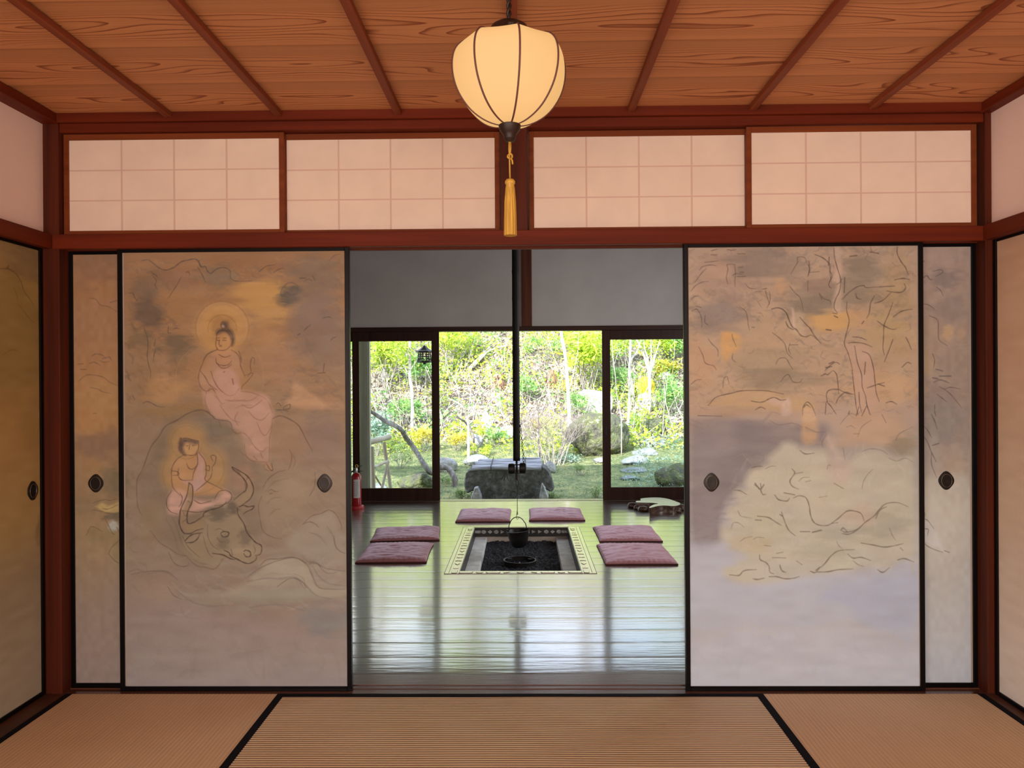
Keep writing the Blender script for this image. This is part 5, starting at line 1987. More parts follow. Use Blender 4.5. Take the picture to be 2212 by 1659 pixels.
pot = thing('cooking_pot', 'small black iron cooking pot hanging from the pot hook over the hearth', 'pot', (PX + 0.006, PY, HP.z + pz_rim))
tl = Matrix.Rotation(math.radians(-5), 4, 'Y')
M_pot = mat('cast_iron', (0.010, 0.009, 0.009), 0.45, metal=0.4, bump=0.0008, bscale=120)
MB().lathe([(0.001, -0.128), (0.035, -0.128), (0.054, -0.116), (0.068, -0.090), (0.077, -0.050), (0.082, -0.015), (0.0875, -0.006), (0.089, 0.0), (0.084, 0.001),
            (0.080, -0.008), (0.074, -0.050), (0.060, -0.098), (0.001, -0.116)], 40, M=tl).build('pot_body', M_pot, pot, smooth=0.5)
bail = [(-0.076, 0, 0.0)] + [(-0.060 + 0.006 + 0.060 * math.cos(a) + 0.056, 0, 0.020 + 0.080 * math.sin(a)) for a in []]
bail = [(0.079 * math.cos(a) * (0.86 if abs(math.cos(a)) > 0.9 else 0.8), 0.0, 0.004 + 0.1 * math.sin(a) ** 0.8) for a in np.linspace(0.001, PI - 0.001, 19)]
MB().tube([(tl @ Vector(p)) for p in bail], 0.0035, 7).build('bail_handle', M_pot, pot, smooth=True)
for s_ in (-1, 1):
    p = tl @ Vector((0.080 * s_, 0, 0.002))
    MB().lathe([(0.001, -0.012), (0.007, -0.012), (0.008, 0.012), (0.001, 0.014)], 10, c=tuple(p)).build('handle_lug', M_pot, pot)

# ------------------------------------------------------------------ floor cushions
def cushion(cx, cy, sx_, sy_, rz, hgt, seed, label, mtl):
    rng = np.random.RandomState(seed)
    root = thing('floor_cushion', label, 'cushion', (cx, cy, 0.0), rz, 'floor cushions round the hearth')
    n = 72
    u = np.linspace(-1, 1, n)
    U, W_ = np.meshgrid(u, u)
    e = np.clip(1 - np.abs(U) ** 10, 0, 1) * np.clip(1 - np.abs(W_) ** 10, 0, 1)
    prof = (np.clip(1 - np.abs(U) ** 3.2, 0, 1) * np.clip(1 - np.abs(W_) ** 3.6, 0, 1)) ** 0.34
    wr = (smooth_noise(n, n, 14, 5, rng) - 0.5) * 0.008 + (smooth_noise(n, n, 22, 9, rng) - 0.5) * 0.004
    ang = rng.uniform(-0.4, 0.4)
    rad = np.sqrt((U * 1.0) ** 2 + (W_ * 1.1) ** 2)
    folds = 0.0020 * np.sin(rad * 26 + 5 * smooth_noise(n, n, 5, 5, rng)) * np.clip(1.1 - rad, 0, 1)
    edge = np.clip((np.abs(U) - 0.72) / 0.28, 0, 1)
    pk = 0.003 * np.sin(W_ * 40 + 6 * smooth_noise(n, n, 6, 6, rng)) * edge + 0.003 * np.sin(U * 44 + 3) * np.clip((np.abs(W_) - 0.76) / 0.24, 0, 1)
    dimple = -0.010 * np.exp(-(rad / 0.13) ** 2)
    zt = 0.010 + (hgt - 0.012) * prof + (wr + folds + pk + dimple) * np.clip(prof * 1.4, 0, 1)
    bow = 1 - 0.025 * (1 - np.abs(np.outer(u, np.ones(n))) ** 2)
    Xp = U * sx_ / 2 * (1 - 0.02 * (1 - W_ ** 2)) + 0.004 * (smooth_noise(n, n, 4, 4, rng) - 0.5)
    Yp = W_ * sy_ / 2 * (1 - 0.02 * (1 - U ** 2))
    top = np.stack([Xp, Yp, zt], -1).reshape(-1, 3)
    bot = np.stack([Xp, Yp, np.full_like(zt, 0.001)], -1).reshape(-1, 3)
    i = np.arange(n - 1)[:, None] * n + np.arange(n - 1)[None, :]
    Ft = np.stack([i, i + 1, i + n + 1, i + n], -1).reshape(-1, 4)
    mesh_np('cushion_cover', top, Ft, mtl, root, smooth=True)
    ring = [k for k in range(n)] + [k * n + n - 1 for k in range(1, n)] + [(n - 1) * n + k for k in range(n - 2, -1, -1)] + [k * n for k in range(n - 2, 0, -1)]
    m_ = len(ring)
    sv = [tuple(top[k]) for k in ring] + [(top[k][0], top[k][1], 0.0008) for k in ring]
    sf = [(k, (k + 1) % m_, (k + 1) % m_ + m_, k + m_) for k in range(m_)] + [tuple(range(m_, 2 * m_))]
    mb = MB()
    mb.add(sv, sf)
    mb.build('cushion_underside', M_cushdark, root)
    return root


M_cush = mat('dusty_rose_cloth', (0.38, 0.155, 0.16), 0.7, var=0.08, scale=(60, 60, 60), sheen=0.75, bump=0.0003, bscale=900)
M_cush.node_tree.nodes['Principled BSDF'].inputs['Sheen Roughness'].default_value = 0.45
M_cush.node_tree.nodes['Principled BSDF'].inputs['Sheen Tint'].default_value = (0.95, 0.74, 1.0, 1)
M_cushdark = mat('cushion_underside_cloth', (0.10, 0.03, 0.03), 0.9)
cushion(-0.353, 4.14, 0.50, 0.62, 0.0, 0.048, 1, 'dusty pink floor cushion behind the hearth, left of the hanging pot', M_cush)
cushion(0.322, 4.18, 0.51, 0.60, 0.0, 0.048, 2, 'dusty pink floor cushion behind the hearth, right of the hanging pot', M_cush)
cushion(-0.955, 3.26, 0.55, 0.52, 0.10, 0.045, 3, 'dusty pink floor cushion left of the hearth, the farther of that pair', M_cush)
cushion(-0.925, 2.56, 0.50, 0.60, 0.03, 0.045, 4, 'brownish pink floor cushion left of the hearth, nearer one by the bull door', M_cush)
cushion(0.865, 3.24, 0.50, 0.58, 0.0, 0.045, 5, 'dusty pink floor cushion right of the hearth, the farther of that pair', M_cush)
cushion(0.830, 2.50, 0.50, 0.63, 0.0, 0.042, 6, 'brownish pink floor cushion right of the hearth, nearer one by the pine door', M_cush)

# ------------------------------------------------------------------ fire extinguisher
M_redp = mat('red_enamel', (0.36, 0.010, 0.012), 0.25, spec=0.6)
M_redb = mat('red_plastic_base', (0.42, 0.012, 0.014), 0.4)
M_label = mat('white_label', (0.62, 0.62, 0.60), 0.6)
M_blackpl = mat('black_plastic', (0.012, 0.012, 0.013), 0.4)
M_steel = mat('steel', (0.45, 0.45, 0.45), 0.3, metal=0.9)
ex = thing('fire_extinguisher', 'red fire extinguisher on a round red base at the left edge of the opening', 'fire extinguisher', (-1.672, 4.62, 0), 0.25)
MB().lathe([(0.001, 0.0), (0.078, 0.0), (0.080, 0.012), (0.076, 0.03), (0.062, 0.038), (0.058, 0.036), (0.001, 0.036)], 36).build('base_stand', M_redb, ex, smooth=0.5)
MB().lathe([(0.001, 0.020), (0.048, 0.022), (0.053, 0.035), (0.053, 0.290), (0.049, 0.325), (0.036, 0.352), (0.020, 0.364), (0.014, 0.366), (0.001, 0.366)], 36).build('cylinder', M_redp, ex, smooth=0.5)
MB().lathe([(0.001, 0.362), (0.016, 0.362), (0.018, 0.385), (0.014, 0.41), (0.001, 0.412)], 16).build('valve', M_steel, ex, smooth=0.5)
hd = MB()
hd.bar((-0.03, 0, 0.40), (0.062, 0, 0.438), 0.014, 0.007, bev=0.002)
hd.bar((-0.02, 0, 0.392), (0.066, 0, 0.378), 0.012, 0.006, bev=0.002)
hd.build('squeeze_handle', M_blackpl, ex)
M_pin = mat('yellow_pin', (0.75, 0.45, 0.08), 0.5)
MB().tube([(0.005 + 0.013 * math.cos(a), -0.012, 0.432 + 0.013 * math.sin(a)) for a in np.linspace(0, 2 * PI, 15)[:-1]], 0.0035, 6, closed=True).build('safety_pin', M_pin, ex, smooth=True)
MB().tube([(-0.012, 0, 0.39), (-0.05, 0.01, 0.37), (-0.075, 0.012, 0.28), (-0.066, 0.008, 0.12)], 0.009, 8).build('hose', M_blackpl, ex, smooth=True)
lb = MB()
n = 16
vs, fs = [], []
for k in range(n + 1):
    a = -PI / 2 - 0.55 + 1.25 * k / n
    for z in (0.115, 0.30):
        vs.append((0.0536 * math.cos(a), 0.0536 * math.sin(a), z))
for k in range(n):
    fs.append((2 * k, 2 * k + 2, 2 * k + 3, 2 * k + 1))
lb.add(vs, fs)
lbo = lb.build('paper_label', M_label, ex, smooth=True)
lt = MB()
# rows of small printed characters running up the label, as marks too small to read
rng = random.Random(3)
for cidx, (a0, n_c, sz) in enumerate(((-1.95, 7, 0.017), (-1.62, 16, 0.007), (-1.45, 16, 0.007), (-1.30, 14, 0.007))):
    z = 0.285
    for c in range(n_c):
        z -= sz * (1.25 if cidx == 0 else 1.35)
        if z < 0.125:
            break
        for st_ in range(3):
            da = (rng.uniform(-0.5, 0.5)) * sz / 0.054
            dz = rng.uniform(0, 0.7) * sz
            ww, hh = (0.75 * sz / 0.054, 0.12 * sz) if st_ % 2 else (0.12 * sz / 0.054, 0.8 * sz)
            a1 = a0 + (da if st_ else 0) - ww / 2
            vs = [(0.0540 * math.cos(a1 + u * ww), 0.0540 * math.sin(a1 + u * ww), z + dz * (st_ % 2) + v_ * hh) for v_ in (0, 1) for u in (0, 1)]
            lt.add(vs, [(0, 1, 3, 2)])
lt.build('label_print', mat('label_ink', (0.09, 0.09, 0.1), 0.6), lbo)

# ------------------------------------------------------------------ root wood display stand
M_root = mat('dark_root_wood', (0.085, 0.045, 0.030), 0.35, var=0.4, scale=(16, 16, 40), bump=0.006, bscale=28, spec=0.7)
M_roottop = mat('polished_root_top', (0.34, 0.30, 0.25), 0.28, var=0.12, scale=(10, 30, 10), spec=1.0, ior=2.0)
rs = thing('root_wood_stand', 'low gnarled root wood slab with polished top on the floor by the right glass door', 'wooden stand', (1.40, 4.60, 0))
top_px = [(1374, 1082), (1384, 1081), (1384, 1077), (1400, 1075), (1421, 1074.5), (1441, 1077), (1460, 1083), (1469, 1087), (1467, 1091), (1455, 1093), (1436, 1092),
          (1421, 1093), (1405, 1097), (1403, 1095), (1412, 1090), (1422, 1088), (1406, 1086), (1384, 1085.5), (1374, 1085)]
tp = [at(x, y, Z=0.072) for x, y in top_px]
tops = catmull([(p.x - 1.40, p.y - 4.60) for p in tp] + [(tp[0].x - 1.40, tp[0].y - 4.60)], 3)[:-1]
n = len(tops)
mb = MB()
cxy = tops.mean(0)
mb.add([(p[0], p[1], 0.072) for p in tops], [tuple(range(n))])
top_o = mb.build('stand_top', M_roottop, rs, fix=False)
bd = MB()
vs = []
from mathutils import noise as mnoise
for zi, (z, sc) in enumerate(((0.0715, 1.0), (0.062, 1.0), (0.045, 0.96), (0.02, 0.93), (0.0, 0.96))):
    for p in tops:
        q = cxy + (p - cxy) * (sc + (0.05 * mnoise.noise(Vector((p[0] * 14, p[1] * 14, z * 30))) if zi > 1 else 0))
        vs.append((q[0], q[1], z))
fs = []
for i in range(4):
    for k in range(n):
        fs.append((i * n + k, i * n + (k + 1) % n, (i + 1) * n + (k + 1) % n, (i + 1) * n + k))
bd.add(vs, fs)
bd.build('stand_body', M_root, rs, smooth=0.7)
for (x, y, r, h) in ((1366, 1090, 0.045, 0.055), (1378, 1094, 0.04, 0.05), (1390, 1097, 0.05, 0.05), (1470, 1095, 0.05, 0.06), (1462, 1100, 0.045, 0.05)):
    p = at(x, y, Z=0.03)
    k = MB().lathe([(0.001, 0), (r * 0.9, 0.002), (r, h * 0.4), (r * 0.75, h * 0.85), (0.001, h)], 14, fr=lambda a, z: 1 + 0.18 * math.sin(3 * a + r * 90)).build('root_nub', M_root, rs, smooth=True)
    k.location = (p.x - 1.40, p.y - 4.60, 0)

# ------------------------------------------------------------------ garden doors of the hearth room
M_glass, n, b = node_mat('window_glass')
gl = n.nodes.new('ShaderNodeBsdfGlossy')
gl.inputs['Roughness'].default_value = 0.0
tr = n.nodes.new('ShaderNodeBsdfTransparent')
tr.inputs['Color'].default_value = (0.94, 0.97, 0.96, 1)
fz_ = n.nodes.new('ShaderNodeFresnel')
fz_.inputs['IOR'].default_value = 1.5
mxs = n.nodes.new('ShaderNodeMixShader')
n.links.new(fz_.outputs[0], mxs.inputs[0])
n.links.new(tr.outputs[0], mxs.inputs[1])
n.links.new(gl.outputs[0], mxs.inputs[2])
n.links.new(mxs.outputs[0], n.nodes['Material Output'].inputs[0])


def garden_door(x0, x1, yf, gx0, gx1, label, pullx=None):
    root = thing('glass_sliding_door', label, 'glass door', ((x0 + x1) / 2, yf, 0), 0, 'glass sliding doors to the garden')
    ox = (x0 + x1) / 2
    z0, z1 = 0.003, 1.818
    gz0, gz1 = 0.137, 1.716
    f = MB()
    f.box(x0, yf, z0, gx0, yf + 0.03, z1, 0.002).box(gx1, yf, z0, x1, yf + 0.03, z1, 0.002)
    f.box(gx0, yf, z0, gx1, yf + 0.03, gz0, 0.002).box(gx0, yf, gz1, gx1, yf + 0.03, z1, 0.002)
    f.build('door_frame', M_darkwood, root).location = (-ox, -yf, 0)
    MB().box(gx0 - 0.004, yf + 0.014, gz0 - 0.004, gx1 + 0.004, yf + 0.017, gz1 + 0.004).build('glass_pane', M_glass, root).location = (-ox, -yf, 0)
    if pullx:
        MB().box(pullx - 0.009, yf - 0.0015, 0.70, pullx + 0.009, yf + 0.002, 0.79, 0.001).build('door_pull', M_iron, root).location = (-ox, -yf, 0)


garden_door(-1.816, -0.881, 5.115, -1.742, -0.962, 'dark framed glass sliding door at the left of the garden opening, behind the fire extinguisher', -0.915)
garden_door(-2.745, -1.742, 5.15, -2.66, -1.819, 'dark framed glass sliding door further left, mostly hidden behind the bull door')
garden_door(0.866, 1.812, 5.115, 0.952, 1.735, 'dark framed glass sliding door at the right of the garden opening, behind the root wood stand', 0.905)
garden_door(1.752, 2.745, 5.15, 1.835, 2.66, 'dark framed glass sliding door further right, hidden behind the pine door')
# ------------------------------------------------------------------ garden ground
GY = [5.0, 7.4, 9.5, 11.0, 13.0, 15.0, 19.0, 28.0, 40.0]
GZ = [-0.42, -0.40, -0.27, -0.12, 0.15, 0.72, 3.05, 8.3, 9.0]


def G(x, y):
    z = float(np.interp(y, GY, GZ))
    k = min(1.0, max(0.0, (y - 6.5) / 6.0))
    z += k * 0.10 * mnoise.noise(Vector((x * 0.45, y * 0.45, 1.7))) + k * 0.05 * mnoise.noise(Vector((x * 1.6, y * 1.6, 5.0)))
    if y > 13:
        z += min(1, (y - 13) / 3) * 0.35 * mnoise.noise(Vector((x * 0.5, y * 0.5, 9.0)))
    return z


def ground_at(px, py, ymax=34):
    """where the line of sight through a point of the photograph meets the garden ground"""
    d = CF + CR * (px - IMG_W / 2) / FPX - CU * (py - IMG_H / 2) / FPX
    t = (6.0 - CAM[1]) / d[1]
    while t < 40:
        P = CAM + d * t
        if P[2] < G(P[0], P[1]) or P[1] > ymax:
            break
        t += 0.03
    return Vector((P[0], P[1], G(P[0], P[1])))


def terrain(name, x0, x1, y0, y1, st, mtl):
    nx, ny = int((x1 - x0) / st) + 1, int((y1 - y0) / st) + 1
    V = [(x0 + (x1 - x0) * i / (nx - 1), y0 + (y1 - y0) * j / (ny - 1), 0) for j in range(ny) for i in range(nx)]
    V = [(x, y, G(x, y)) for x, y, _ in V]
    i_ = np.arange(ny - 1)[:, None] * nx + np.arange(nx - 1)[None, :]
    return structure(mesh_np(name, V, np.stack([i_, i_ + 1, i_ + nx + 1, i_ + nx], -1).reshape(-1, 4), mtl, smooth=True))


def ground_mat(name, cols, sc, bump):
    mt, n, b = node_mat(name)
    tcn = n.nodes.new('ShaderNodeTexCoord')
    a = n.nodes.new('ShaderNodeTexNoise')
    a.inputs['Scale'].default_value = sc
    a.inputs['Detail'].default_value = 8
    a.inputs['Roughness'].default_value = 0.7
    n.links.new(tcn.outputs['Object'], a.inputs['Vector'])
    r = n.nodes.new('ShaderNodeValToRGB')
    while len(r.color_ramp.elements) < len(cols):
        r.color_ramp.elements.new(0.5)
    for e, (p_, c_) in zip(r.color_ramp.elements, cols):
        e.position = p_
        e.color = (*c_, 1)
    n.links.new(a.outputs['Fac'], r.inputs[0])
    n.links.new(r.outputs[0], b.inputs['Base Color'])
    b.inputs['Roughness'].default_value = 0.95
    b.inputs['Specular IOR Level'].default_value = 0.1
    c = n.nodes.new('ShaderNodeTexNoise')
    c.inputs['Scale'].default_value = 28
    c.inputs['Detail'].default_value = 6
    n.links.new(tcn.outputs['Object'], c.inputs['Vector'])
    bp = n.nodes.new('ShaderNodeBump')
    bp.inputs['Distance'].default_value = bump
    n.links.new(c.outputs['Fac'], bp.inputs['Height'])
    n.links.new(bp.outputs[0], b.inputs['Normal'])
    return mt


M_moss = ground_mat('garden_moss', [(0.30, (0.09, 0.12, 0.06)), (0.42, (0.17, 0.21, 0.10)), (0.54, (0.27, 0.30, 0.14)), (0.68, (0.40, 0.36, 0.15))], 5.0, 0.08)
M_litter = ground_mat('leaf_litter_soil', [(0.30, (0.08, 0.06, 0.05)), (0.43, (0.20, 0.16, 0.14)), (0.54, (0.40, 0.34, 0.30)), (0.70, (0.30, 0.36, 0.14))], 3.0, 0.06)
terrain('ground_garden', -12, 12, 5.22, 13.6, 0.12, M_moss)
terrain('ground_hillside', -18, 18, 13.6, 34, 0.24, M_litter)
structure(MB().box(-12, 5.18, -0.6, 12, 5.30, -0.38).build('ground_edge', mat('edge_stone', (0.3, 0.3, 0.29), 0.9)))

# ------------------------------------------------------------------ rocks
M_rock = ground_mat('mossy_rock', [(0.34, (0.05, 0.05, 0.04)), (0.45, (0.13, 0.13, 0.10)), (0.56, (0.13, 0.15, 0.055)), (0.68, (0.34, 0.35, 0.32))], 6.0, 0.05)
M_rockpale = ground_mat('pale_rock', [(0.3, (0.40, 0.38, 0.33)), (0.5, (0.72, 0.70, 0.64)), (0.7, (0.85, 0.83, 0.78))], 4.0, 0.02)
M_rockgrey = ground_mat('grey_rock', [(0.3, (0.16, 0.16, 0.155)), (0.5, (0.32, 0.32, 0.31)), (0.7, (0.50, 0.50, 0.48))], 7.0, 0.015)
M_yelmoss = ground_mat('yellow_moss', [(0.3, (0.50, 0.34, 0.03)), (0.5, (0.72, 0.55, 0.05)), (0.7, (0.85, 0.70, 0.12))], 9.0, 0.03)
M_flat = ground_mat('flat_step_stone', [(0.3, (0.13, 0.14, 0.13)), (0.5, (0.23, 0.25, 0.25)), (0.7, (0.36, 0.38, 0.38))], 6.0, 0.012)


def rock(name, label, cat, px, py, wpx, hpx, mtl, seed, depth=0.8, rough=0.22, facet=0.5, group=None, back=0.0, Y=None, sub=4, sink=0.12):
    """a boulder whose foot is seen at (px, py), wpx wide and hpx high in the photograph"""
    P = ground_at(px, py) if Y is None else at(px, py, Y=Y)
    k = (P.y - CAM[1]) / FPX
    W_, H_ = wpx * k, hpx * k
    import bmesh
    bm = bmesh.new()
    bmesh.ops.create_icosphere(bm, subdivisions=sub, radius=1.0)
    o3 = Vector((seed * 3.7, seed * 1.3, seed * 7.1))
    for v in bm.verts:
        d = v.co.normalized()
        r = 1 + rough * mnoise.fractal(d * 1.3 + o3, 0.8, 2.0, 4) + rough * 0.35 * mnoise.noise(d * 5 + o3)
        q = d * r
        for a in range(5):
            rr = random.Random(seed * 11 + a)
            nrm = Vector((rr.uniform(-1, 1), rr.uniform(-1, 0.6), rr.uniform(-0.2, 1))).normalized()
            lim = rr.uniform(0.70, 0.9)
            e = q.dot(nrm) - lim
            if e > 0:
                q = q - nrm * e * facet * 1.4
        v.co = Vector((q.x * W_ / 2, q.y * W_ / 2 * depth, (q.z * 0.5 + 0.5 - sink) * H_ / (1 - sink)))
    me = D.meshes.new(name)
    bm.to_mesh(me)
    bm.free()
    me.materials.append(mtl)
    me.shade_smooth()
    o = D.objects.new(name, me)
    COL.objects.link(o)
    o.location = (P.x, P.y + W_ / 2 * depth * 0.7 + back, P.z)
    return tag(o, label, cat, group)


rock('boulder', 'large rounded mossy boulder straddling the frame of the right glass door', 'boulder', 1298, 985, 134, 96, M_rock, 3, depth=0.9, facet=0.3, rough=0.16, sub=5)
rock('boulder', 'dark mossy boulder low in the right glass door, above the root wood stand', 'boulder', 1462, 1060, 96, 56, M_rock, 5, rough=0.25)
rock('boulder', 'yellowish mossy rock behind the steps in the right glass door', 'rock', 1412, 944, 56, 42, M_rock, 8, rough=0.3)
rock('boulder', 'pale sunlit rock at the upper right of the large mossy boulder', 'rock', 1398, 892, 44, 44, M_rockpale, 12)
rock('boulder', 'big white sunlit boulder behind and above the large mossy boulder', 'boulder', 1284, 896, 86, 56, M_rockpale, 14, facet=0.8)
rock('boulder', 'small white sunlit rock high in the right glass door', 'rock', 1438, 822, 34, 20, M_rockpale, 15)
rock('moss_mound', 'bright yellow mossy mound on the slope in the right glass door', 'moss', 1392, 858, 48, 44, M_yelmoss, 17, rough=0.35)
rock('boulder', 'flat pale rock just left of the pot hook, behind the stone trough', 'rock', 1088, 952, 44, 32, M_rockpale, 19, facet=0.9)
rock('boulder', 'tall pale rock on the slope left of the pot hook', 'rock', 1050, 934, 26, 42, M_rockpale, 21)
rock('boulder', 'speckled grey rock beside the pale tree trunk in the garden opening', 'rock', 1024, 970, 40, 30, M_rockgrey, 23)
rock('boulder', 'long flat stone directly behind the left end of the stone trough', 'rock', 1030, 1008, 62, 24, M_flat, 25)
rock('boulder', 'rounded grey boulder at the foot of the leaning tree', 'boulder', 962, 1020, 44, 34, M_rockgrey, 27)
rock('boulder', 'broad mossy boulder low in the left glass door', 'boulder', 902, 1062, 78, 40, M_rock, 29, rough=0.3)
rock('boulder', 'small flat pale stone left of the right glass door frame', 'stone', 1296, 1001, 30, 12, M_flat, 31)
rock('boulder', 'grey flat stone at the foot of the log trestle', 'stone', 815, 1062, 40, 16, M_flat, 33)
rock('boulder', 'grey rock peeping out behind the right end of the stone trough', 'rock', 1190, 1022, 24, 26, M_rockgrey, 35)
for i, (px, py, wp, hp) in enumerate(((1412, 966, 62, 20), (1396, 984, 56, 16), (1372, 1004, 62, 18), (1372, 1022, 56, 12), (1360, 1038, 46, 9), (1458, 948, 44, 12))):
    lab = ['upper step stone, thick grey slab nearest the yellowish rock', 'second step stone down, half hidden by leaves', 'middle step stone with mossy rim in the right glass door',
           'flat step stone just below the middle one', 'lowest step stone, thin and closest to the house', 'highest flat step stone at the right edge of the glass door'][i]
    rock('step_stone', lab, 'stepping stone', px, py, wp, hp, M_flat, 40 + i, depth=0.7, facet=0.9, group='stepping stones up the slope', sink=0.3)

# ------------------------------------------------------------------ stone trough with bamboo mat
TY = 7.35
tA = at(1100, 1000, Y=TY)
M_trough = ground_mat('weathered_trough_stone', [(0.3, (0.055, 0.055, 0.048)), (0.5, (0.11, 0.11, 0.10)), (0.68, (0.21, 0.21, 0.20))], 9.0, 0.02)
zg = -0.41
tr_pts = [(1006, 1024), (1014, 1016), (1030, 1010), (1052, 1014), (1100, 1014), (1150, 1012), (1172, 1008), (1186, 1018), (1193, 1036), (1198, 1058), (1188, 1063),
          (1178, 1056), (1168, 1066), (1166, 1092), (1040, 1092), (1038, 1062), (1024, 1060), (1008, 1064), (1003, 1048)]
P_ = [at(x, y, Y=TY) for x, y in tr_pts]
tcx = sum(p.x for p in P_) / len(P_)
mb = MB()
pts = [(p.x - tcx, max(p.z, zg)) for p in P_]
mb.prism(pts, -0.0, 0.62)
tr_root = thing('stone_trough', 'low wide grey stone trough in the garden, bamboo mat on top, behind the pot hook', 'stone basin', (tcx, TY, 0))
tb = mb.build('trough_body', M_trough, tr_root)


def roughen(o, vox, st, size, seed):
    r = o.modifiers.new('remesh', 'REMESH')
    r.mode = 'VOXEL'
    r.voxel_size = vox
    r.use_smooth_shade = True
    sm = o.modifiers.new('smooth', 'SMOOTH')
    sm.iterations = 6
    tx = D.textures.new('rough%d' % seed, 'CLOUDS')
    tx.noise_scale = size
    tx.noise_depth = 3
    d = o.modifiers.new('disp', 'DISPLACE')
    d.texture = tx
    d.strength = st
    d.mid_level = 0.5
    d.texture_coords = 'LOCAL'


roughen(tb, 0.014, 0.05, 0.09, 1)
for (x0, x1, yt, lab, sd_, pk) in ((1017, 1042, 1050, 'small upright grey rock leaning at the left foot of the stone trough', 51, 1), (1164, 1184, 1042, 'small pointed pale rock leaning at the right foot of the stone trough', 53, -1)):
    a, c = at(x0, yt, Y=TY - 0.08), at(x1, yt, Y=TY - 0.08)
    w_, h_ = c.x - a.x, a.z - zg
    q = MB().prism([(0, 0), (0.1 * w_, h_ * 0.55), (0.35 * w_, h_ * (0.95 if pk > 0 else 1.0)), (0.65 * w_, h_ * (1.0 if pk > 0 else 0.8)), (w_ * 0.95, h_ * 0.5), (w_ * 1.05, 0)], 0, 0.14)
    o = q.build('rock', M_rockgrey)
    o.location = (a.x, TY - 0.19, zg)
    roughen(o, 0.011, 0.035, 0.07, sd_)
    tag(o, lab, 'rock')
# bamboo mat
M_mat = mat('grey_weathered_bamboo', (0.42, 0.43, 0.46), 0.65, col2=(0.15, 0.15, 0.17), scale=(2.5, 70, 70), detail=5, spec=0.4, bump=0.01, bscale=60, bstretch=(0.06, 1, 1))
M_cordb = mat('dark_cord', (0.02, 0.018, 0.016), 0.8)
q0, q1 = at(1018, 1016, Y=TY - 0.02), at(1172, 1008, Y=TY - 0.02)
mz = q0.z
bm_ = thing('bamboo_mat', 'grey mat of split bamboo tied with dark cord, lying on the stone trough', 'bamboo mat', ((q0.x + q1.x) / 2, TY - 0.02, mz))
Lh = (q1.x - q0.x) / 2
rng = random.Random(6)
nsl = 8
for i in range(nsl):
    y0 = i * 0.072
    sh = i * 0.012
    r = 0.030 * rng.uniform(0.9, 1.1)
    zz = 0.022 + i * 0.008
    x0, x1 = -Lh + sh + rng.uniform(-0.02, 0.02), Lh - 0.005 + rng.uniform(-0.03, 0.01)
    pts = [(x0 + (x1 - x0) * t, y0 + 0.009 * math.sin(t * 4 + i * 1.7), zz + 0.010 * t + 0.007 * math.sin(t * 5 + i * 2.3)) for t in np.linspace(0, 1, 9)]
    MB().tube(pts, [r * rng.uniform(0.88, 1.08) for k in range(9)], 10).build('bamboo_slat', M_mat, bm_, smooth=0.9)
for fx_ in (-Lh + 0.27, Lh - 0.24):
    pts = [(fx_ + 0.012 * t, -0.036 + t * (nsl * 0.072 + 0.0), 0.060 + t * nsl * 0.008) for t in np.linspace(0, 1, 12)]
    pts = [(fx_, -0.038, 0.0)] + [(fx_, -0.037, 0.03)] + pts
    MB().tube(pts, 0.006, 6).build('tying_cord', M_cordb, bm_, smooth=True)
ck = MB()
p0 = at(1093, 1018, Y=TY - 0.05) - Vector(((q0.x + q1.x) / 2, TY - 0.02, mz))
for (dx, dz) in ((-0.065, -0.11), (-0.028, -0.12), (0.03, -0.12)):
    ck.tube([(p0.x, -0.05, p0.z + 0.01), (p0.x + dx * 0.5, -0.06, p0.z + dz * 0.5), (p0.x + dx, -0.055, p0.z + dz)], 0.0055, 5)
ck.build('loose_cord_ends', M_cordb, bm_)

# ------------------------------------------------------------------ log trestle, post, iron lantern
M_log = mat('pale_peeled_log', (0.50, 0.44, 0.34), 0.6, col2=(0.34, 0.28, 0.20), scale=(6, 6, 2), detail=4)
M_logend = mat('log_end_grain', (0.32, 0.25, 0.17), 0.7, var=0.25, scale=(30, 30, 30))
YT = 6.55
tres = thing('log_trestle', 'trestle of pale peeled logs standing outside the left glass door', 'wooden trestle', tuple(at(815, 1010, Y=YT)))
org = at(815, 1010, Y=YT)


def logp(pa, pb, ya, yb, r, name='log_leg', m_=M_log):
    a, c = at(pa[0], pa[1], Y=ya) - org, at(pb[0], pb[1], Y=yb) - org
    if pb[1] > 1045:
        t = (-0.41 - org.z - a.z) / (c.z - a.z)
        c = a + (c - a) * t
    return MB().tube([a, a.lerp(c, 0.5) + Vector((0.004, 0, 0.003)), c], [r, r * 0.97, r], 12).build(name, m_, tres, smooth=0.9)


top = logp((792, 957), (840, 944), 6.35, 7.0, 0.037, 'top_log')
a, c = at(792, 957, Y=6.35) - org, at(840, 944, Y=7.0) - org
dq = (c - a).normalized()
MB().tube([a - dq * 0.003, a - dq * 0.0005], 0.034, 14).build('log_end', M_logend, tres)
logp((803, 965), (806, 1058), 6.42, 6.42, 0.028)
logp((829, 955), (843, 1056), 6.9, 6.9, 0.025)
logp((808, 1010), (838, 996), 6.42, 6.88, 0.018, 'cross_log')
logp((839, 997), (823, 1060), 6.7, 6.5, 0.018)
logp((806, 1022), (826, 1054), 6.6, 6.75, 0.012, 'brace_stick')
M_vpost = mat('weathered_post_wood', (0.25, 0.235, 0.17), 0.7, var=0.15, scale=(20, 20, 2))
M_vpostp = mat('pale_post_edge', (0.50, 0.47, 0.36), 0.7)
pa, pc = at(776.5, 900, Y=5.85), at(799, 900, Y=5.85)
structure(MB().box(pa.x + 0.012, 5.80, -0.42, pc.x - 0.014, 5.92, 2.75, 0.003).build('trim_24', M_vpost))
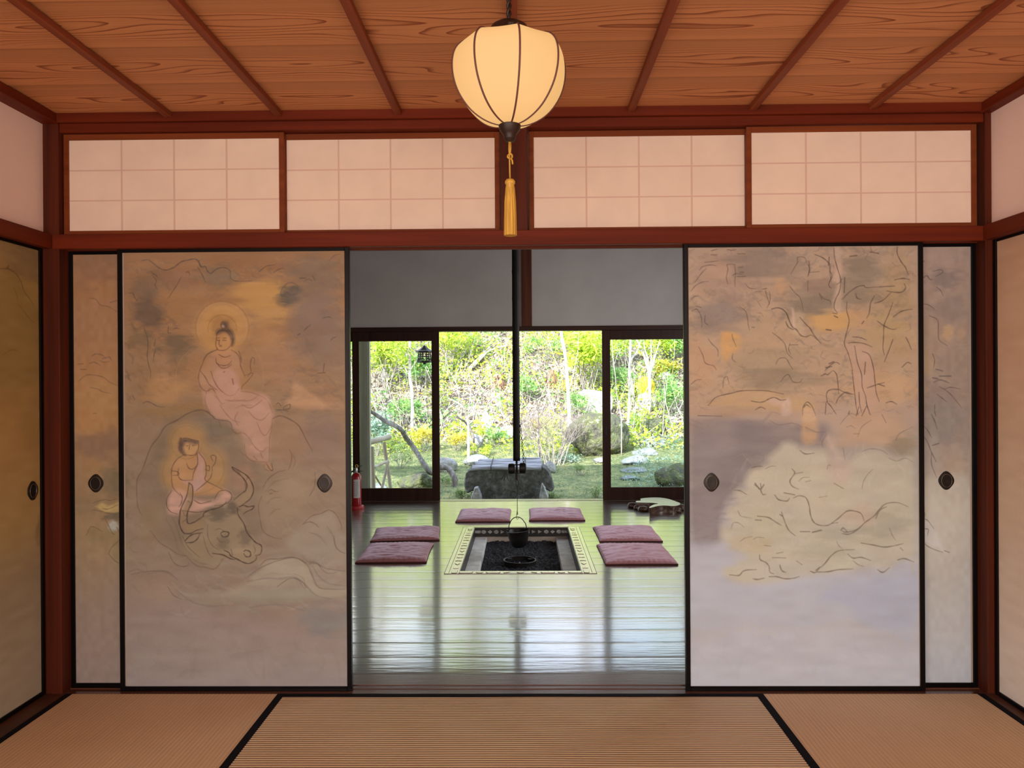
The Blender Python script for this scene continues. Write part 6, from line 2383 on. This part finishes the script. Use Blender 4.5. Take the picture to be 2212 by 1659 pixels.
structure(MB().box(pc.x - 0.0135, 5.83, -0.42, pc.x, 5.91, 2.75).box(pa.x, 5.83, -0.42, pa.x + 0.0115, 5.91, 2.75).build('trim_25', M_vpostp))

P = at(917, 787, Y=5.95)
il = thing('iron_lantern', 'small dark iron hanging lantern with pierced sides outside the top of the left glass door', 'lantern', (P.x, 5.95, P.z))
kx = 5.95 + 3.12
kx /= FPX


def ilp(x):
    return x * kx


mb = MB()
for s in range(6):
    a0, a1 = 2 * PI * s / 6 + 0.3, 2 * PI * (s + 1) / 6 + 0.3
    r0, r1 = ilp(16), ilp(13)
    c0, c1, c2, c3 = [Vector((r * math.cos(a), r * math.sin(a), z)) for a, r, z in ((a0, r0, ilp(4)), (a1, r0, ilp(4)), (a1, r1, ilp(28)), (a0, r1, ilp(28)))]
    nn = (c1 - c0).cross(c3 - c0).normalized() * 0.003
    f = lambda u, v_: c0.lerp(c1, u).lerp(c3.lerp(c2, u), v_)
    for (u0, u1, v0, v1) in ((0, 1, 0, .14), (0, 1, .9, 1), (0, .1, .14, .9), (.9, 1, .14, .9), (.1, .9, .50, .56), (.46, .54, .14, .9), (.1, .25, .3, .38), (.75, .9, .3, .38), (.1, .28, .68, .75), (.72, .9, .68, .75), (.28, .38, .2, .3), (.62, .72, .2, .3)):
        A_ = [f(u0, v0), f(u1, v0), f(u1, v1), f(u0, v1)]
        mb.add([p + nn for p in A_] + [p - nn for p in A_], [(0, 1, 2, 3), (7, 6, 5, 4), (0, 4, 5, 1), (2, 6, 7, 3), (0, 3, 7, 4), (1, 5, 6, 2)])
mb.build('pierced_body', M_iron, il)
MB().lathe([(0.001, ilp(42)), (ilp(2), ilp(40)), (ilp(5), ilp(37)), (ilp(13), ilp(31)), (ilp(20), ilp(28)), (ilp(21), ilp(26.5)), (0.001, ilp(27))], 6).build('lantern_roof', M_iron, il)
MB().lathe([(0.001, 0), (ilp(3), ilp(0)), (ilp(4), ilp(3)), (ilp(16), ilp(3.5)), (ilp(16), ilp(5)), (0.001, ilp(5))], 6).build('lantern_floor', M_iron, il)
MB().tube([(0, 0, ilp(40)), (0, 0, 2.70 - P.z)], 0.003, 6).build('hanging_wire', M_iron, il)
MB().tube([(-ilp(8), 0, ilp(29)), (-ilp(18), 0, ilp(30)), (-ilp(25), 0, ilp(32))], 0.0028, 5).build('side_hook', M_iron, il)

# ------------------------------------------------------------------ plants


def leaf_mat(name, cols, trans=0.35):
    mt, n, b = node_mat(name)
    tcn = n.nodes.new('ShaderNodeTexCoord')
    a = n.nodes.new('ShaderNodeTexNoise')
    a.inputs['Scale'].default_value = 7
    a.inputs['Detail'].default_value = 2
    n.links.new(tcn.outputs['Object'], a.inputs['Vector'])
    r = n.nodes.new('ShaderNodeValToRGB')
    while len(r.color_ramp.elements) < len(cols):
        r.color_ramp.elements.new(0.5)
    for i, (e, c_) in enumerate(zip(r.color_ramp.elements, cols)):
        e.position = 0.33 + 0.34 * i / (len(cols) - 1)
        e.color = (*c_, 1)
    n.links.new(a.outputs['Fac'], r.inputs[0])
    n.links.new(r.outputs[0], b.inputs['Base Color'])
    b.inputs['Roughness'].default_value = 0.45
    t = n.nodes.new('ShaderNodeBsdfTranslucent')
    n.links.new(r.outputs[0], t.inputs[0])
    ms = n.nodes.new('ShaderNodeMixShader')
    ms.inputs[0].default_value = trans
    n.links.new(b.outputs[0], ms.inputs[1])
    n.links.new(t.outputs[0], ms.inputs[2])
    n.links.new(ms.outputs[0], n.nodes['Material Output'].inputs[0])
    return mt


L_lime = leaf_mat('lime_leaf', [(0.30, 0.48, 0.04), (0.52, 0.66, 0.06), (0.72, 0.80, 0.16)])
L_green = leaf_mat('fresh_green_leaf', [(0.14, 0.36, 0.09), (0.30, 0.55, 0.16), (0.50, 0.66, 0.22)])
L_blue = leaf_mat('bluish_leaf', [(0.14, 0.26, 0.19), (0.28, 0.42, 0.32), (0.48, 0.60, 0.50)])
L_yel = leaf_mat('yellow_leaf', [(0.58, 0.50, 0.06), (0.74, 0.66, 0.10), (0.85, 0.78, 0.30)])
L_olive = leaf_mat('olive_leaf', [(0.16, 0.24, 0.08), (0.26, 0.36, 0.12), (0.42, 0.50, 0.22)])  # olive green of the moss tufts and the fine twigged shrub
L_moss = leaf_mat('moss_blade', [(0.10, 0.15, 0.07), (0.24, 0.29, 0.13), (0.46, 0.46, 0.24)])
L_dry = leaf_mat('dry_leaf', [(0.20, 0.14, 0.10), (0.42, 0.35, 0.29), (0.72, 0.67, 0.62)], 0.15)
L_ev = leaf_mat('evergreen_leaf', [(0.05, 0.14, 0.05), (0.12, 0.25, 0.08), (0.28, 0.42, 0.12)])
M_bark = mat('grey_bark', (0.24, 0.215, 0.19), 0.85, col2=(0.09, 0.08, 0.07), scale=(22, 22, 8), bump=0.008, bscale=30)
M_barkpale = mat('pale_bark', (0.62, 0.58, 0.52), 0.8, col2=(0.40, 0.36, 0.31), scale=(14, 14, 5))
M_twig = mat('grey_twig', (0.30, 0.26, 0.25), 0.8)
M_twigpale = mat('pale_twig', (0.50, 0.44, 0.38), 0.8)


def leaves_mesh(name, C, size, mtl, parent, seed, up=0.4, aspect=0.42, org=(0, 0, 0), tag_stuff=False, D0=None):
    rng = np.random.RandomState(seed)
    C = np.asarray(C, float)
    n = len(C)
    d = rng.normal(size=(n, 3)) if D0 is None else np.asarray(D0, float) + rng.normal(size=(n, 3)) * 0.25
    d[:, 2] *= 0.7
    d /= np.linalg.norm(d, axis=1, keepdims=True) + 1e-9
    nrm = rng.normal(size=(n, 3))
    nrm[:, 2] += up * 3
    s = np.cross(d, nrm)
    s /= np.linalg.norm(s, axis=1, keepdims=True) + 1e-9
    nn = np.cross(s, d)
    L = size * rng.uniform(0.6, 1.3, (n, 1))
    a = C - d * L * 0.5
    t = C + d * L * 0.5 - nn * L * 0.08
    m1 = C + s * L * aspect * 0.5 - nn * L * 0.10 - d * L * 0.05
    m2 = C - s * L * aspect * 0.5 - nn * L * 0.10 - d * L * 0.05
    V = np.stack([a, m1, t, m2], 1).reshape(-1, 3) - np.asarray(org)
    b_ = np.arange(n)[:, None] * 4
    F = np.concatenate([np.hstack([b_, b_ + 1, b_ + 2]), np.hstack([b_, b_ + 2, b_ + 3])])
    o = mesh_np(name, V, F, mtl, parent, smooth=False)
    if tag_stuff:
        o['kind'] = 'stuff'
    return o


def grow(mb, p, d, L, r, depth, rng, tips, spread=0.6, n_ch=3, up=0.25, wig=0.18, sides=5):
    """a branching limb; collects the ends of the twigs"""
    pts, rs = [Vector(p)], [r]
    q = Vector(p)
    dd = Vector(d).normalized()
    k = 4
    for i in range(k):
        dd = (dd + Vector((rng.uniform(-wig, wig), rng.uniform(-wig, wig), rng.uniform(-wig, wig) + up * 0.15))).normalized()
        q = q + dd * L / k
        pts.append(q.copy())
        rs.append(max(0.0015, r * (1 - 0.5 * (i + 1) / k)))
    mb.tube(pts, rs, sides, cap=False)
    if depth == 0:
        tips.append((q, dd))
        tips.append((pts[-2], dd))
        return
    for c in range(n_ch):
        t = rng.randint(2, k)
        nd = (dd + Vector((rng.uniform(-1, 1), rng.uniform(-1, 1), rng.uniform(-0.5, 0.8))) * spread).normalized()
        grow(mb, pts[t] if c else pts[-1], nd, L * rng.uniform(0.55, 0.8), rs[t] * 0.75, depth - 1, rng, tips, spread, n_ch, up, wig, sides)


def shrub(label, px, py, wpx, hpx, leaf, lsize, nleaf, seed, cat='shrub', name='leafy_shrub', stems=5, Y=None, bark=None, aspect=0.42, dense=1.0, group=None):
    """bush with its foot at (px, py); wpx, hpx its spread in the photograph"""
    rng = random.Random(seed)
    P = ground_at(px, py) if Y is None else at(px, py, Y=Y)
    if Y is not None:
        P = Vector((P.x, P.y, G(P.x, P.y)))
    k = (P.y - CAM[1]) / FPX
    W_ = wpx * k
    H_ = at(px, py - hpx, Y=P.y).z - P.z
    root = thing(name, label, cat, tuple(P), 0, group)
    mb, tips = MB(), []
    for s in range(stems):
        a = 2 * PI * s / stems + rng.uniform(-0.4, 0.4)
        lean = rng.uniform(0.2, 0.9) * W_ / max(H_, 0.1) * 0.6
        d = Vector((math.cos(a) * lean, math.sin(a) * lean * 0.7, 1)).normalized()
        grow(mb, (0.03 * math.cos(a), 0.03 * math.sin(a), -0.05), d, H_ * 0.5, max(0.008, H_ * 0.013), 2, rng, tips, 0.75, 3)
    mb.build('stem', bark or M_twig, root, smooth=True)
    nr = np.random.RandomState(seed)
    T = np.array([t[0] for t in tips])
    T[:, 0] *= min(1.6, 0.5 * W_ / (np.percentile(np.abs(T[:, 0]), 92) + 1e-6))
    T[:, 2] *= min(1.4, H_ / (np.percentile(T[:, 2], 96) + 1e-6))
    T = T[nr.randint(0, len(T), nleaf // 7)]
    C = np.repeat(T, 7, 0) + nr.normal(size=(len(T) * 7, 3)) * np.array([1, 1, 0.7]) * lsize * 0.9 * dense
    leaves_mesh('foliage', C, lsize, leaf, root, seed, aspect=aspect)
    return root


def limb_tree(label, path, Y, r0, r1, seed, mtl, twigs=(), name='tree', cat='tree', leaf=None, nleaf=0, lsize=0.06, group=None, ground=True, tw_r=0.006, twm=None):
    """tree following a traced trunk; path from the foot upward in photograph points at distance Y"""
    pts = [at(x, y, Y=Y + (0.15 * math.sin(i * 1.3) if i else 0)) for i, (x, y) in enumerate(path)]
    if ground:
        g = G(pts[0].x, pts[0].y)
        if pts[0].z > g:
            pts.insert(0, Vector((pts[0].x, pts[0].y, g - 0.03)))
    org = pts[0].copy()
    root = thing(name, label, cat, tuple(org), 0, group)
    q = catmull([tuple(p - org) for p in pts], 5)
    n = len(q)
    rng = random.Random(seed)
    rs = [(r0 + (r1 - r0) * i / (n - 1)) * rng.uniform(0.9, 1.12) for i in range(n)]
    MB().tube([tuple(v) for v in q], rs, 10, cap=True).build('trunk', mtl, root, smooth=True)
    tips = []
    for tw in twigs:
        tp_ = [at(x, y, Y=Y + 0.1 + 0.12 * math.sin(j * 2.0 + x)) for j, (x, y) in enumerate(tw)]
        c = catmull([tuple(p - org) for p in tp_], 4)
        m_ = len(c)
        mb = MB().tube([tuple(v) for v in c], [max(0.0022, tw_r * (1 - 0.75 * i / (m_ - 1))) for i in range(m_)], 6)
        for i in range(m_ // 3, m_, 3):
            d = Vector((rng.uniform(-1, 1), rng.uniform(-1, 1), rng.uniform(0, 1)))
            grow(mb, tuple(c[i]), d, 0.22, 0.0028, 1, rng, tips, 0.7, 2, sides=4)
        mb.build('branch', twm or mtl, root, smooth=True)
        tips += [(Vector(tuple(v)), Vector((0, 0, 1))) for v in c[m_ // 2:]]
    if leaf and tips:
        nr = np.random.RandomState(seed)
        T = np.array([tuple(t[0]) for t in tips])[nr.randint(0, len(tips), nleaf)]
        leaves_mesh('foliage', T + nr.normal(size=T.shape) * lsize * 1.1, lsize, leaf, root, seed)
    return root


# leaning tree in front of the left glass door
limb_tree('leaning grey-barked tree, trunk slanting across the left glass door down to the rocks',
          [(982, 1034), (968, 1012), (948, 1010), (932, 1022), (918, 1006), (905, 985), (890, 962), (877, 946), (868, 930), (854, 920), (836, 912), (812, 896), (796, 886), (770, 872)], 8.6, 0.048, 0.026, 2, M_bark,
          twigs=(((850, 921), (853, 900), (858, 880), (862, 862)), ((875, 942), (875, 925), (872, 906), (880, 890), (893, 876), (905, 862)), ((875, 925), (885, 915), (897, 903), (905, 890)),
                 ((905, 900), (895, 905), (884, 906), (874, 902)), ((940, 985), (952, 930), (958, 905), (953, 880), (957, 850)), ((956, 905), (975, 890), (988, 900), (1000, 912), (1010, 930)),
                 ((836, 912), (832, 890), (836, 870), (828, 850)))).name = 'leaning_tree'
# slim pale trunks
limb_tree('slim pale trunk rising just right of the pot hook through the rhododendron leaves', [(1230, 925), (1229, 880), (1226, 830), (1222, 775), (1214, 730), (1208, 690)], 13.2, 0.045, 0.03, 4, M_barkpale,
          twigs=(((1228, 850), (1240, 800), (1248, 760), (1250, 700)), ((1226, 820), (1205, 790), (1190, 750), (1180, 700))), tw_r=0.015, leaf=L_lime, nleaf=160, lsize=0.09)
limb_tree('slim pale double trunk standing tall in the right glass door', [(1352, 948), (1358, 900), (1361, 850), (1359, 808), (1361, 770), (1363, 690)], 11.8, 0.026, 0.022, 6, M_barkpale,
          twigs=(((1362, 820), (1366, 850), (1374, 872), (1370, 900), (1366, 940)), ((1361, 780), (1375, 760), (1385, 735), (1392, 700))), tw_r=0.018, leaf=L_green, nleaf=160, lsize=0.07)
limb_tree('thin bent sapling beside the left edge of the right glass door', [(1342, 905), (1338, 880), (1332, 850), (1329, 810), (1325, 780), (1321, 730)], 11.0, 0.010, 0.006, 8, M_barkpale, tw_r=0.008,
          twigs=(((1326, 790), (1335, 765), (1345, 750)),), leaf=L_green, nleaf=50, lsize=0.06)
limb_tree('clump of pale stems fanning upward from the slope in the right glass door', [(1403, 818), (1398, 790), (1388, 760), (1372, 728), (1362, 700)], 14.6, 0.04, 0.02, 10, M_barkpale, tw_r=0.03,
          twigs=(((1403, 816), (1400, 780), (1392, 750), (1384, 700)), ((1404, 815), (1407, 770), (1406, 730), (1406, 690)), ((1403, 816), (1412, 780), (1424, 740), (1436, 700))), leaf=L_lime, nleaf=300, lsize=0.09)
limb_tree('pale upright trunk at the right of the iron lantern view in the left glass door', [(890, 850), (886, 820), (885, 780), (886, 730), (884, 690)], 13.0, 0.035, 0.03, 12, M_barkpale, tw_r=0.014,
          twigs=(((886, 815), (872, 790), (862, 775), (866, 762), (858, 745), (850, 720)), ((886, 800), (905, 770), (920, 740), (930, 710)), ((885, 770), (860, 750), (830, 740), (810, 725))), leaf=L_lime, nleaf=700, lsize=0.10)
limb_tree('slim dark sapling curving close to the right side of the pot hook', [(1164, 965), (1163, 900), (1158, 862), (1142, 842), (1134, 815), (1126, 800), (1137, 778), (1132, 760)], 10.6, 0.010, 0.006, 14, M_bark, tw_r=0.005,
          twigs=(((1160, 870), (1175, 850), (1182, 830)), ((1163, 905), (1180, 880), (1192, 850), (1186, 800), (1180, 760)), ((1163, 930), (1190, 905), (1215, 890))))
limb_tree('bare branching young tree at the left of the garden opening', [(1012, 972), (1012, 940), (1010, 905), (1000, 880), (985, 868), (968, 860)], 11.2, 0.030, 0.010, 16, M_barkpale, tw_r=0.010,
          twigs=(((1010, 905), (1025, 880), (1040, 850), (1060, 830)), ((1000, 880), (990, 850), (985, 810), (1000, 780)), ((1010, 900), (1030, 895), (1055, 880), (1090, 870)), ((985, 868), (965, 885), (955, 900))))
limb_tree('dark curved tree stem left of the pot hook, leaning over the grey rock', [(1022, 948), (1018, 932), (1008, 915), (995, 905), (980, 900)], 11.6, 0.035, 0.014, 18, M_bark, tw_r=0.010,
          twigs=(((1008, 915), (1012, 890), (1030, 868)), ((995, 905), (975, 880), (965, 850))))

# bare twiggy bush right of the pot hook
rng = random.Random(77)
P0 = ground_at(1188, 1003)
bb = thing('bare_azalea_bush', 'bare grey twiggy bush behind the stone trough, right of the pot hook', 'bush', tuple(P0))
kk = (P0.y - CAM[1]) / FPX
for s in range(20):
    mb, tips = MB(), []
    t = s / 19
    bx = (-46 + 92 * t) * kk * rng.uniform(0.5, 0.9)
    d = Vector(((-0.75 + 1.5 * t) + rng.uniform(-0.2, 0.2), rng.uniform(-0.3, 0.3), 1.25))
    grow(mb, (bx * 0.8, rng.uniform(-0.2, 0.2), -0.04), d, 50 * kk, 0.011, 4, rng, tips, 0.5, 3, 0.2, 0.22, 4)
    mb.build('twiggy_stem', M_twig, bb, smooth=True)
C = []

# leafy shrubs, each traced from where it stands
shrub('rhododendron with whorls of long bright leaves, upper right of the garden opening', 1262, 868, 84, 150, L_lime, 0.22, 900, 101, aspect=0.26, dense=0.7, name='rhododendron', stems=6)
shrub('lime green leafy shrub filling the top left of the left glass door', 835, 850, 90, 125, L_lime, 0.13, 1300, 103, stems=6)
shrub('green leafy shrub below the iron lantern in the left glass door', 905, 842, 60, 70, L_green, 0.11, 600, 104)
shrub('lime leafy shrub at the upper left corner of the garden opening', 975, 812, 74, 110, L_lime, 0.12, 900, 105)
shrub('green shrub at the middle left of the left glass door, behind the leaning trunk', 880, 925, 70, 55, L_green, 0.08, 900, 106)
shrub('bluish green shrub behind the log trestle', 812, 985, 50, 90, L_blue, 0.09, 700, 107, name='broadleaf_shrub')
shrub('yellow leafed shrub in the right part of the left glass door', 915, 975, 60, 50, L_yel, 0.06, 900, 108)
shrub('small fine twigged olive shrub under the leaning trunk', 866, 1012, 52, 48, L_olive, 0.035, 700, 109)
shrub('green shrub at the left of the pot hook, low on the slope', 1132, 875, 34, 60, L_green, 0.10, 420, 110)
shrub('green undershrub beside the white boulder, right part of the garden opening', 1248, 912, 44, 60, L_green, 0.08, 500, 111)
shrub('lime shrub at the top left corner of the right glass door', 1335, 812, 50, 90, L_lime, 0.11, 700, 112)
shrub('green shrub behind the slim trunks at mid height in the right glass door', 1340, 850, 50, 50, L_green, 0.09, 500, 113)
shrub('lime shrub at the top centre of the right glass door behind the stem clump', 1420, 800, 60, 80, L_lime, 0.11, 700, 114)
shrub('yellow shrub beneath the lime one, upper right of the right glass door', 1440, 812, 60, 30, L_yel, 0.08, 600, 115)
shrub('bluish green shrub at the right edge of the right glass door', 1458, 905, 56, 84, L_green, 0.08, 1300, 116)
shrub('green top right corner shrub in the right glass door', 1470, 790, 36, 70, L_green, 0.11, 500, 117)
shrub('bright green low shrub between the large boulder and the yellowish rock', 1378, 936, 44, 44, L_lime, 0.05, 700, 118)
shrub('low green shrub behind the bamboo mat, left of the pot hook', 1075, 962, 44, 34, L_green, 0.06, 500, 119)
shrub('low yellow shrub behind the leaning tree foot in the garden opening', 985, 975, 40, 36, L_yel, 0.05, 600, 120)
shrub('small yellow green shrub under the bare young tree', 1040, 985, 60, 24, L_lime, 0.045, 600, 121)
shrub('dark blue green fern-like plant behind the trough, right end', 1225, 1000, 40, 20, L_blue, 0.05, 400, 122)
shrub('yellow patch of shrub right of the pot hook below the sapling', 1170, 930, 80, 22, L_yel, 0.06, 700, 123)
shrub('small orange yellow shrub on the slope, centre of the garden opening', 1225, 862, 24, 40, L_yel, 0.08, 200, 124)
shrub('pale green shrub high on the slope left of the pot hook', 1020, 770, 60, 50, L_green, 0.09, 350, 125)
shrub('mixed green shrub high on the slope right of the pot hook', 1175, 790, 70, 60, L_green, 0.09, 420, 126)
# dark moss tufts near the house
for i, (px, py, wp, hp, lab) in enumerate(((1252, 1028, 30, 24, 'dark green moss tuft on the lawn right of the stone trough'), (966, 1044, 34, 16, 'dark moss tuft below the leaning tree foot'),
                                           (1292, 1078, 26, 24, 'small leafy tuft at the lower left of the right door frame'), (1196, 1080, 30, 16, 'dark ferny tuft at the right foot of the stone trough'),
                                           (1000, 1080, 34, 22, 'ferny tuft at the left foot of the stone trough'))):
    shrub(lab, px, py, wp, hp, L_olive, 0.03, 420, 150 + i, cat='tuft', name='moss_tuft', stems=4)

# ------------------------------------------------------------------ stump and cut branches on the slope
P = ground_at(1078, 834)
k = (P.y - CAM[1]) / FPX
s_ = thing('tree_stump', 'weathered brown tree stump on the slope left of the pot hook', 'tree stump', tuple(P))
M_stump = mat('rotten_stump_wood', (0.36, 0.22, 0.15), 0.9, col2=(0.10, 0.05, 0.035), scale=(20, 20, 4), bump=0.02, bscale=16, bstretch=(1, 1, 0.2))
MB().lathe([(19 * k, -0.1), (16 * k, 4 * k), (12 * k, 12 * k), (11 * k, 24 * k), (8 * k, 25 * k), (6 * k, 20 * k), (0.001, 18 * k)], 24,
           fr=lambda a, z: 1 + 0.14 * math.sin(5 * a) + 0.07 * math.sin(11 * a + 2)).build('stump_wood', M_stump, s_, smooth=0.8)
P = ground_at(1192, 830)
k = (P.y - CAM[1]) / FPX
s_ = thing('tree_stump', 'brown split tree stump on the slope right of the pot hook', 'tree stump', tuple(P))
MB().lathe([(16 * k, -0.1), (13 * k, 5 * k), (9 * k, 14 * k), (8 * k, 26 * k), (4 * k, 30 * k), (0.001, 20 * k)], 20,
           fr=lambda a, z: 1 + 0.16 * math.sin(4 * a + 1) + 0.07 * math.sin(9 * a + 2)).build('stump_wood', M_stump, s_, smooth=0.8)
for i, (a, c, r) in enumerate((((1015, 806), (1058, 762), 0.045), ((1022, 806), (1060, 768), 0.03), ((1012, 790), (1030, 748), 0.03), ((1058, 776), (1092, 768), 0.025))):
    lab = ['long pale cut branch lying up the slope left of the pot hook, the thickest', 'second cut branch, just under the thickest one', 'pale cut branch crossing above the other two', 'short cut branch at the upper end of the pile'][i]
    A_, B_ = ground_at(*a), ground_at(*c)
    A_.z += 0.12 + 0.03 * i
    B_.z += 0.14 + 0.03 * i
    mid = A_.lerp(B_, 0.5)
    mb = MB().tube([A_ - mid, Vector((0.02, 0, 0.03)), B_ - mid], [r, r * 0.9, r * 0.6], 9)
    o = mb.build('cut_branch', M_barkpale, None, smooth=0.9)
    o.location = mid
    tag(o, lab, 'branch', 'cut branches on the slope')

# ------------------------------------------------------------------ uncountable cover: litter, undergrowth, ground plants
rng = np.random.RandomState(21)


def scatter(n, x0, x1, y0, y1, dz=0.03, mask=None):
    X = rng.uniform(x0, x1, n)
    Y_ = rng.uniform(y0, y1, n)
    out = []
    for x, y in zip(X, Y_):
        if mask is None or mask(x, y):
            out.append((x, y, G(x, y) + rng.uniform(0, dz)))
    return np.array(out)


o = leaves_mesh('fallen_leaves', scatter(22000, -5.5, 5.5, 12.6, 21, 0.08), 0.10, L_dry, None, 31, up=0.5, aspect=0.6)
tag(o, 'dry fallen leaves covering the sunlit hillside', 'fallen leaves', None, 'stuff')
nzf = lambda x, y, s: mnoise.noise(Vector((x * 0.9, y * 0.9, s)))
C = scatter(30000, -5.5, 5.5, 11.5, 21.5, 0.45, lambda x, y: nzf(x, y, 3.0) > 0.10 - 0.05 * max(0, y - 14))
o = leaves_mesh('undergrowth', C, 0.11, L_lime, None, 33, up=0.2)
tag(o, 'lime green undergrowth scattered over the slope', 'undergrowth', None, 'stuff')
C = scatter(9000, -5.5, 5.5, 13.0, 21, 0.45, lambda x, y: nzf(x, y, 14.0) > 0.05)
o = leaves_mesh('undergrowth', C, 0.12, L_green, None, 37, up=0.2)
tag(o, 'fresh green undergrowth in clumps on the upper slope', 'undergrowth', None, 'stuff')
C = scatter(9000, -5.5, 5.5, 11.0, 20, 0.25, lambda x, y: nzf(x, y, 8.0) > 0.18)
o = leaves_mesh('undergrowth', C, 0.08, L_yel, None, 34, up=0.2)
tag(o, 'yellow undergrowth in patches along the foot of the slope', 'undergrowth', None, 'stuff')
C = scatter(15000, 0.9, 5.5, 6.6, 12.8, 0.12, lambda x, y: x > 1.25 + 0.16 * (y - 6) + 0.3 * nzf(x, y, 5.0) and (nzf(x * 1.5, y * 1.5, 2.0) > -0.25))
o = leaves_mesh('ground_cover_plants', C, 0.040, L_blue, None, 35, up=0.3, aspect=0.5)
tag(o, 'small leaved pale green ground cover beside the stepping stones', 'ground cover', None, 'stuff')
C = scatter(34000, -5, 4.2, 5.6, 12.5, 0.035)
o = leaves_mesh('moss_blades', C, 0.034, L_moss, None, 36, up=-0.1, aspect=0.28)
tag(o, 'short mossy grass blades over the garden lawn', 'moss', None, 'stuff')
# loose twigs of the hillside
mb = MB()
r_ = random.Random(5)
for i in range(850):
    x, y = r_.uniform(-5, 5), r_.uniform(12.5, 20)
    z = G(x, y)
    if i % 2:
        d = Vector((r_.uniform(-0.5, 0.5), r_.uniform(-0.2, 0.2), 1)).normalized() * r_.uniform(0.4, 1.5)
    else:
        d = Vector((r_.uniform(-1, 1), r_.uniform(-0.3, 0.3), r_.uniform(0.1, 0.8))).normalized() * r_.uniform(0.3, 0.9)
    p = Vector((x, y, z))
    r0 = r_.uniform(0.004, 0.012)
    mb.tube([p, p + d * 0.5 + Vector((r_.uniform(-.1, .1), 0, r_.uniform(-.05, .05))), p + d], [r0, r0 * 0.8, r0 * 0.4], 4, cap=False)
o = mb.build('loose_twigs', M_twigpale, None, smooth=True, fix=False)
tag(o, 'thin pale twigs and brush standing all over the slope', 'twigs', None, 'stuff')

# trees along the crest
for i, (x, y, h) in enumerate(((-9, 24, 7), (-5.2, 26, 8.5), (-1.8, 23.5, 5.5), (2.6, 26, 8), (6.0, 23, 7), (10, 25, 8), (-16, 22, 8), (17, 22, 8))):
    z = G(x, y)
    lab = ['crest tree above the slope, %s' % q for q in ('left of the log trestle line', 'over the left glass door', 'over the left of the opening', 'over the right of the opening', 'over the right glass door', 'beyond the right wall', 'far left of the garden', 'far right of the garden')][i]
    root = thing('crest_tree', lab, 'tree', (x, y, z), 0, 'trees along the crest of the hill')
    r_ = random.Random(200 + i)
    mb, tips = MB(), []
    grow(mb, (0, 0, -0.2), (0, 0, 1), h * 0.42, 0.14, 3, r_, tips, 0.6, 4)
    mb.build('trunk', M_bark, root, smooth=True)
    nr = np.random.RandomState(300 + i)
    T = np.array([tuple(t[0]) for t in tips])
    T = T[nr.randint(0, len(T), 2600)]
    leaves_mesh('foliage', T + nr.normal(size=T.shape) * 0.38, 0.26, (L_ev, L_green, L_lime)[i % 3], root, 400 + i)
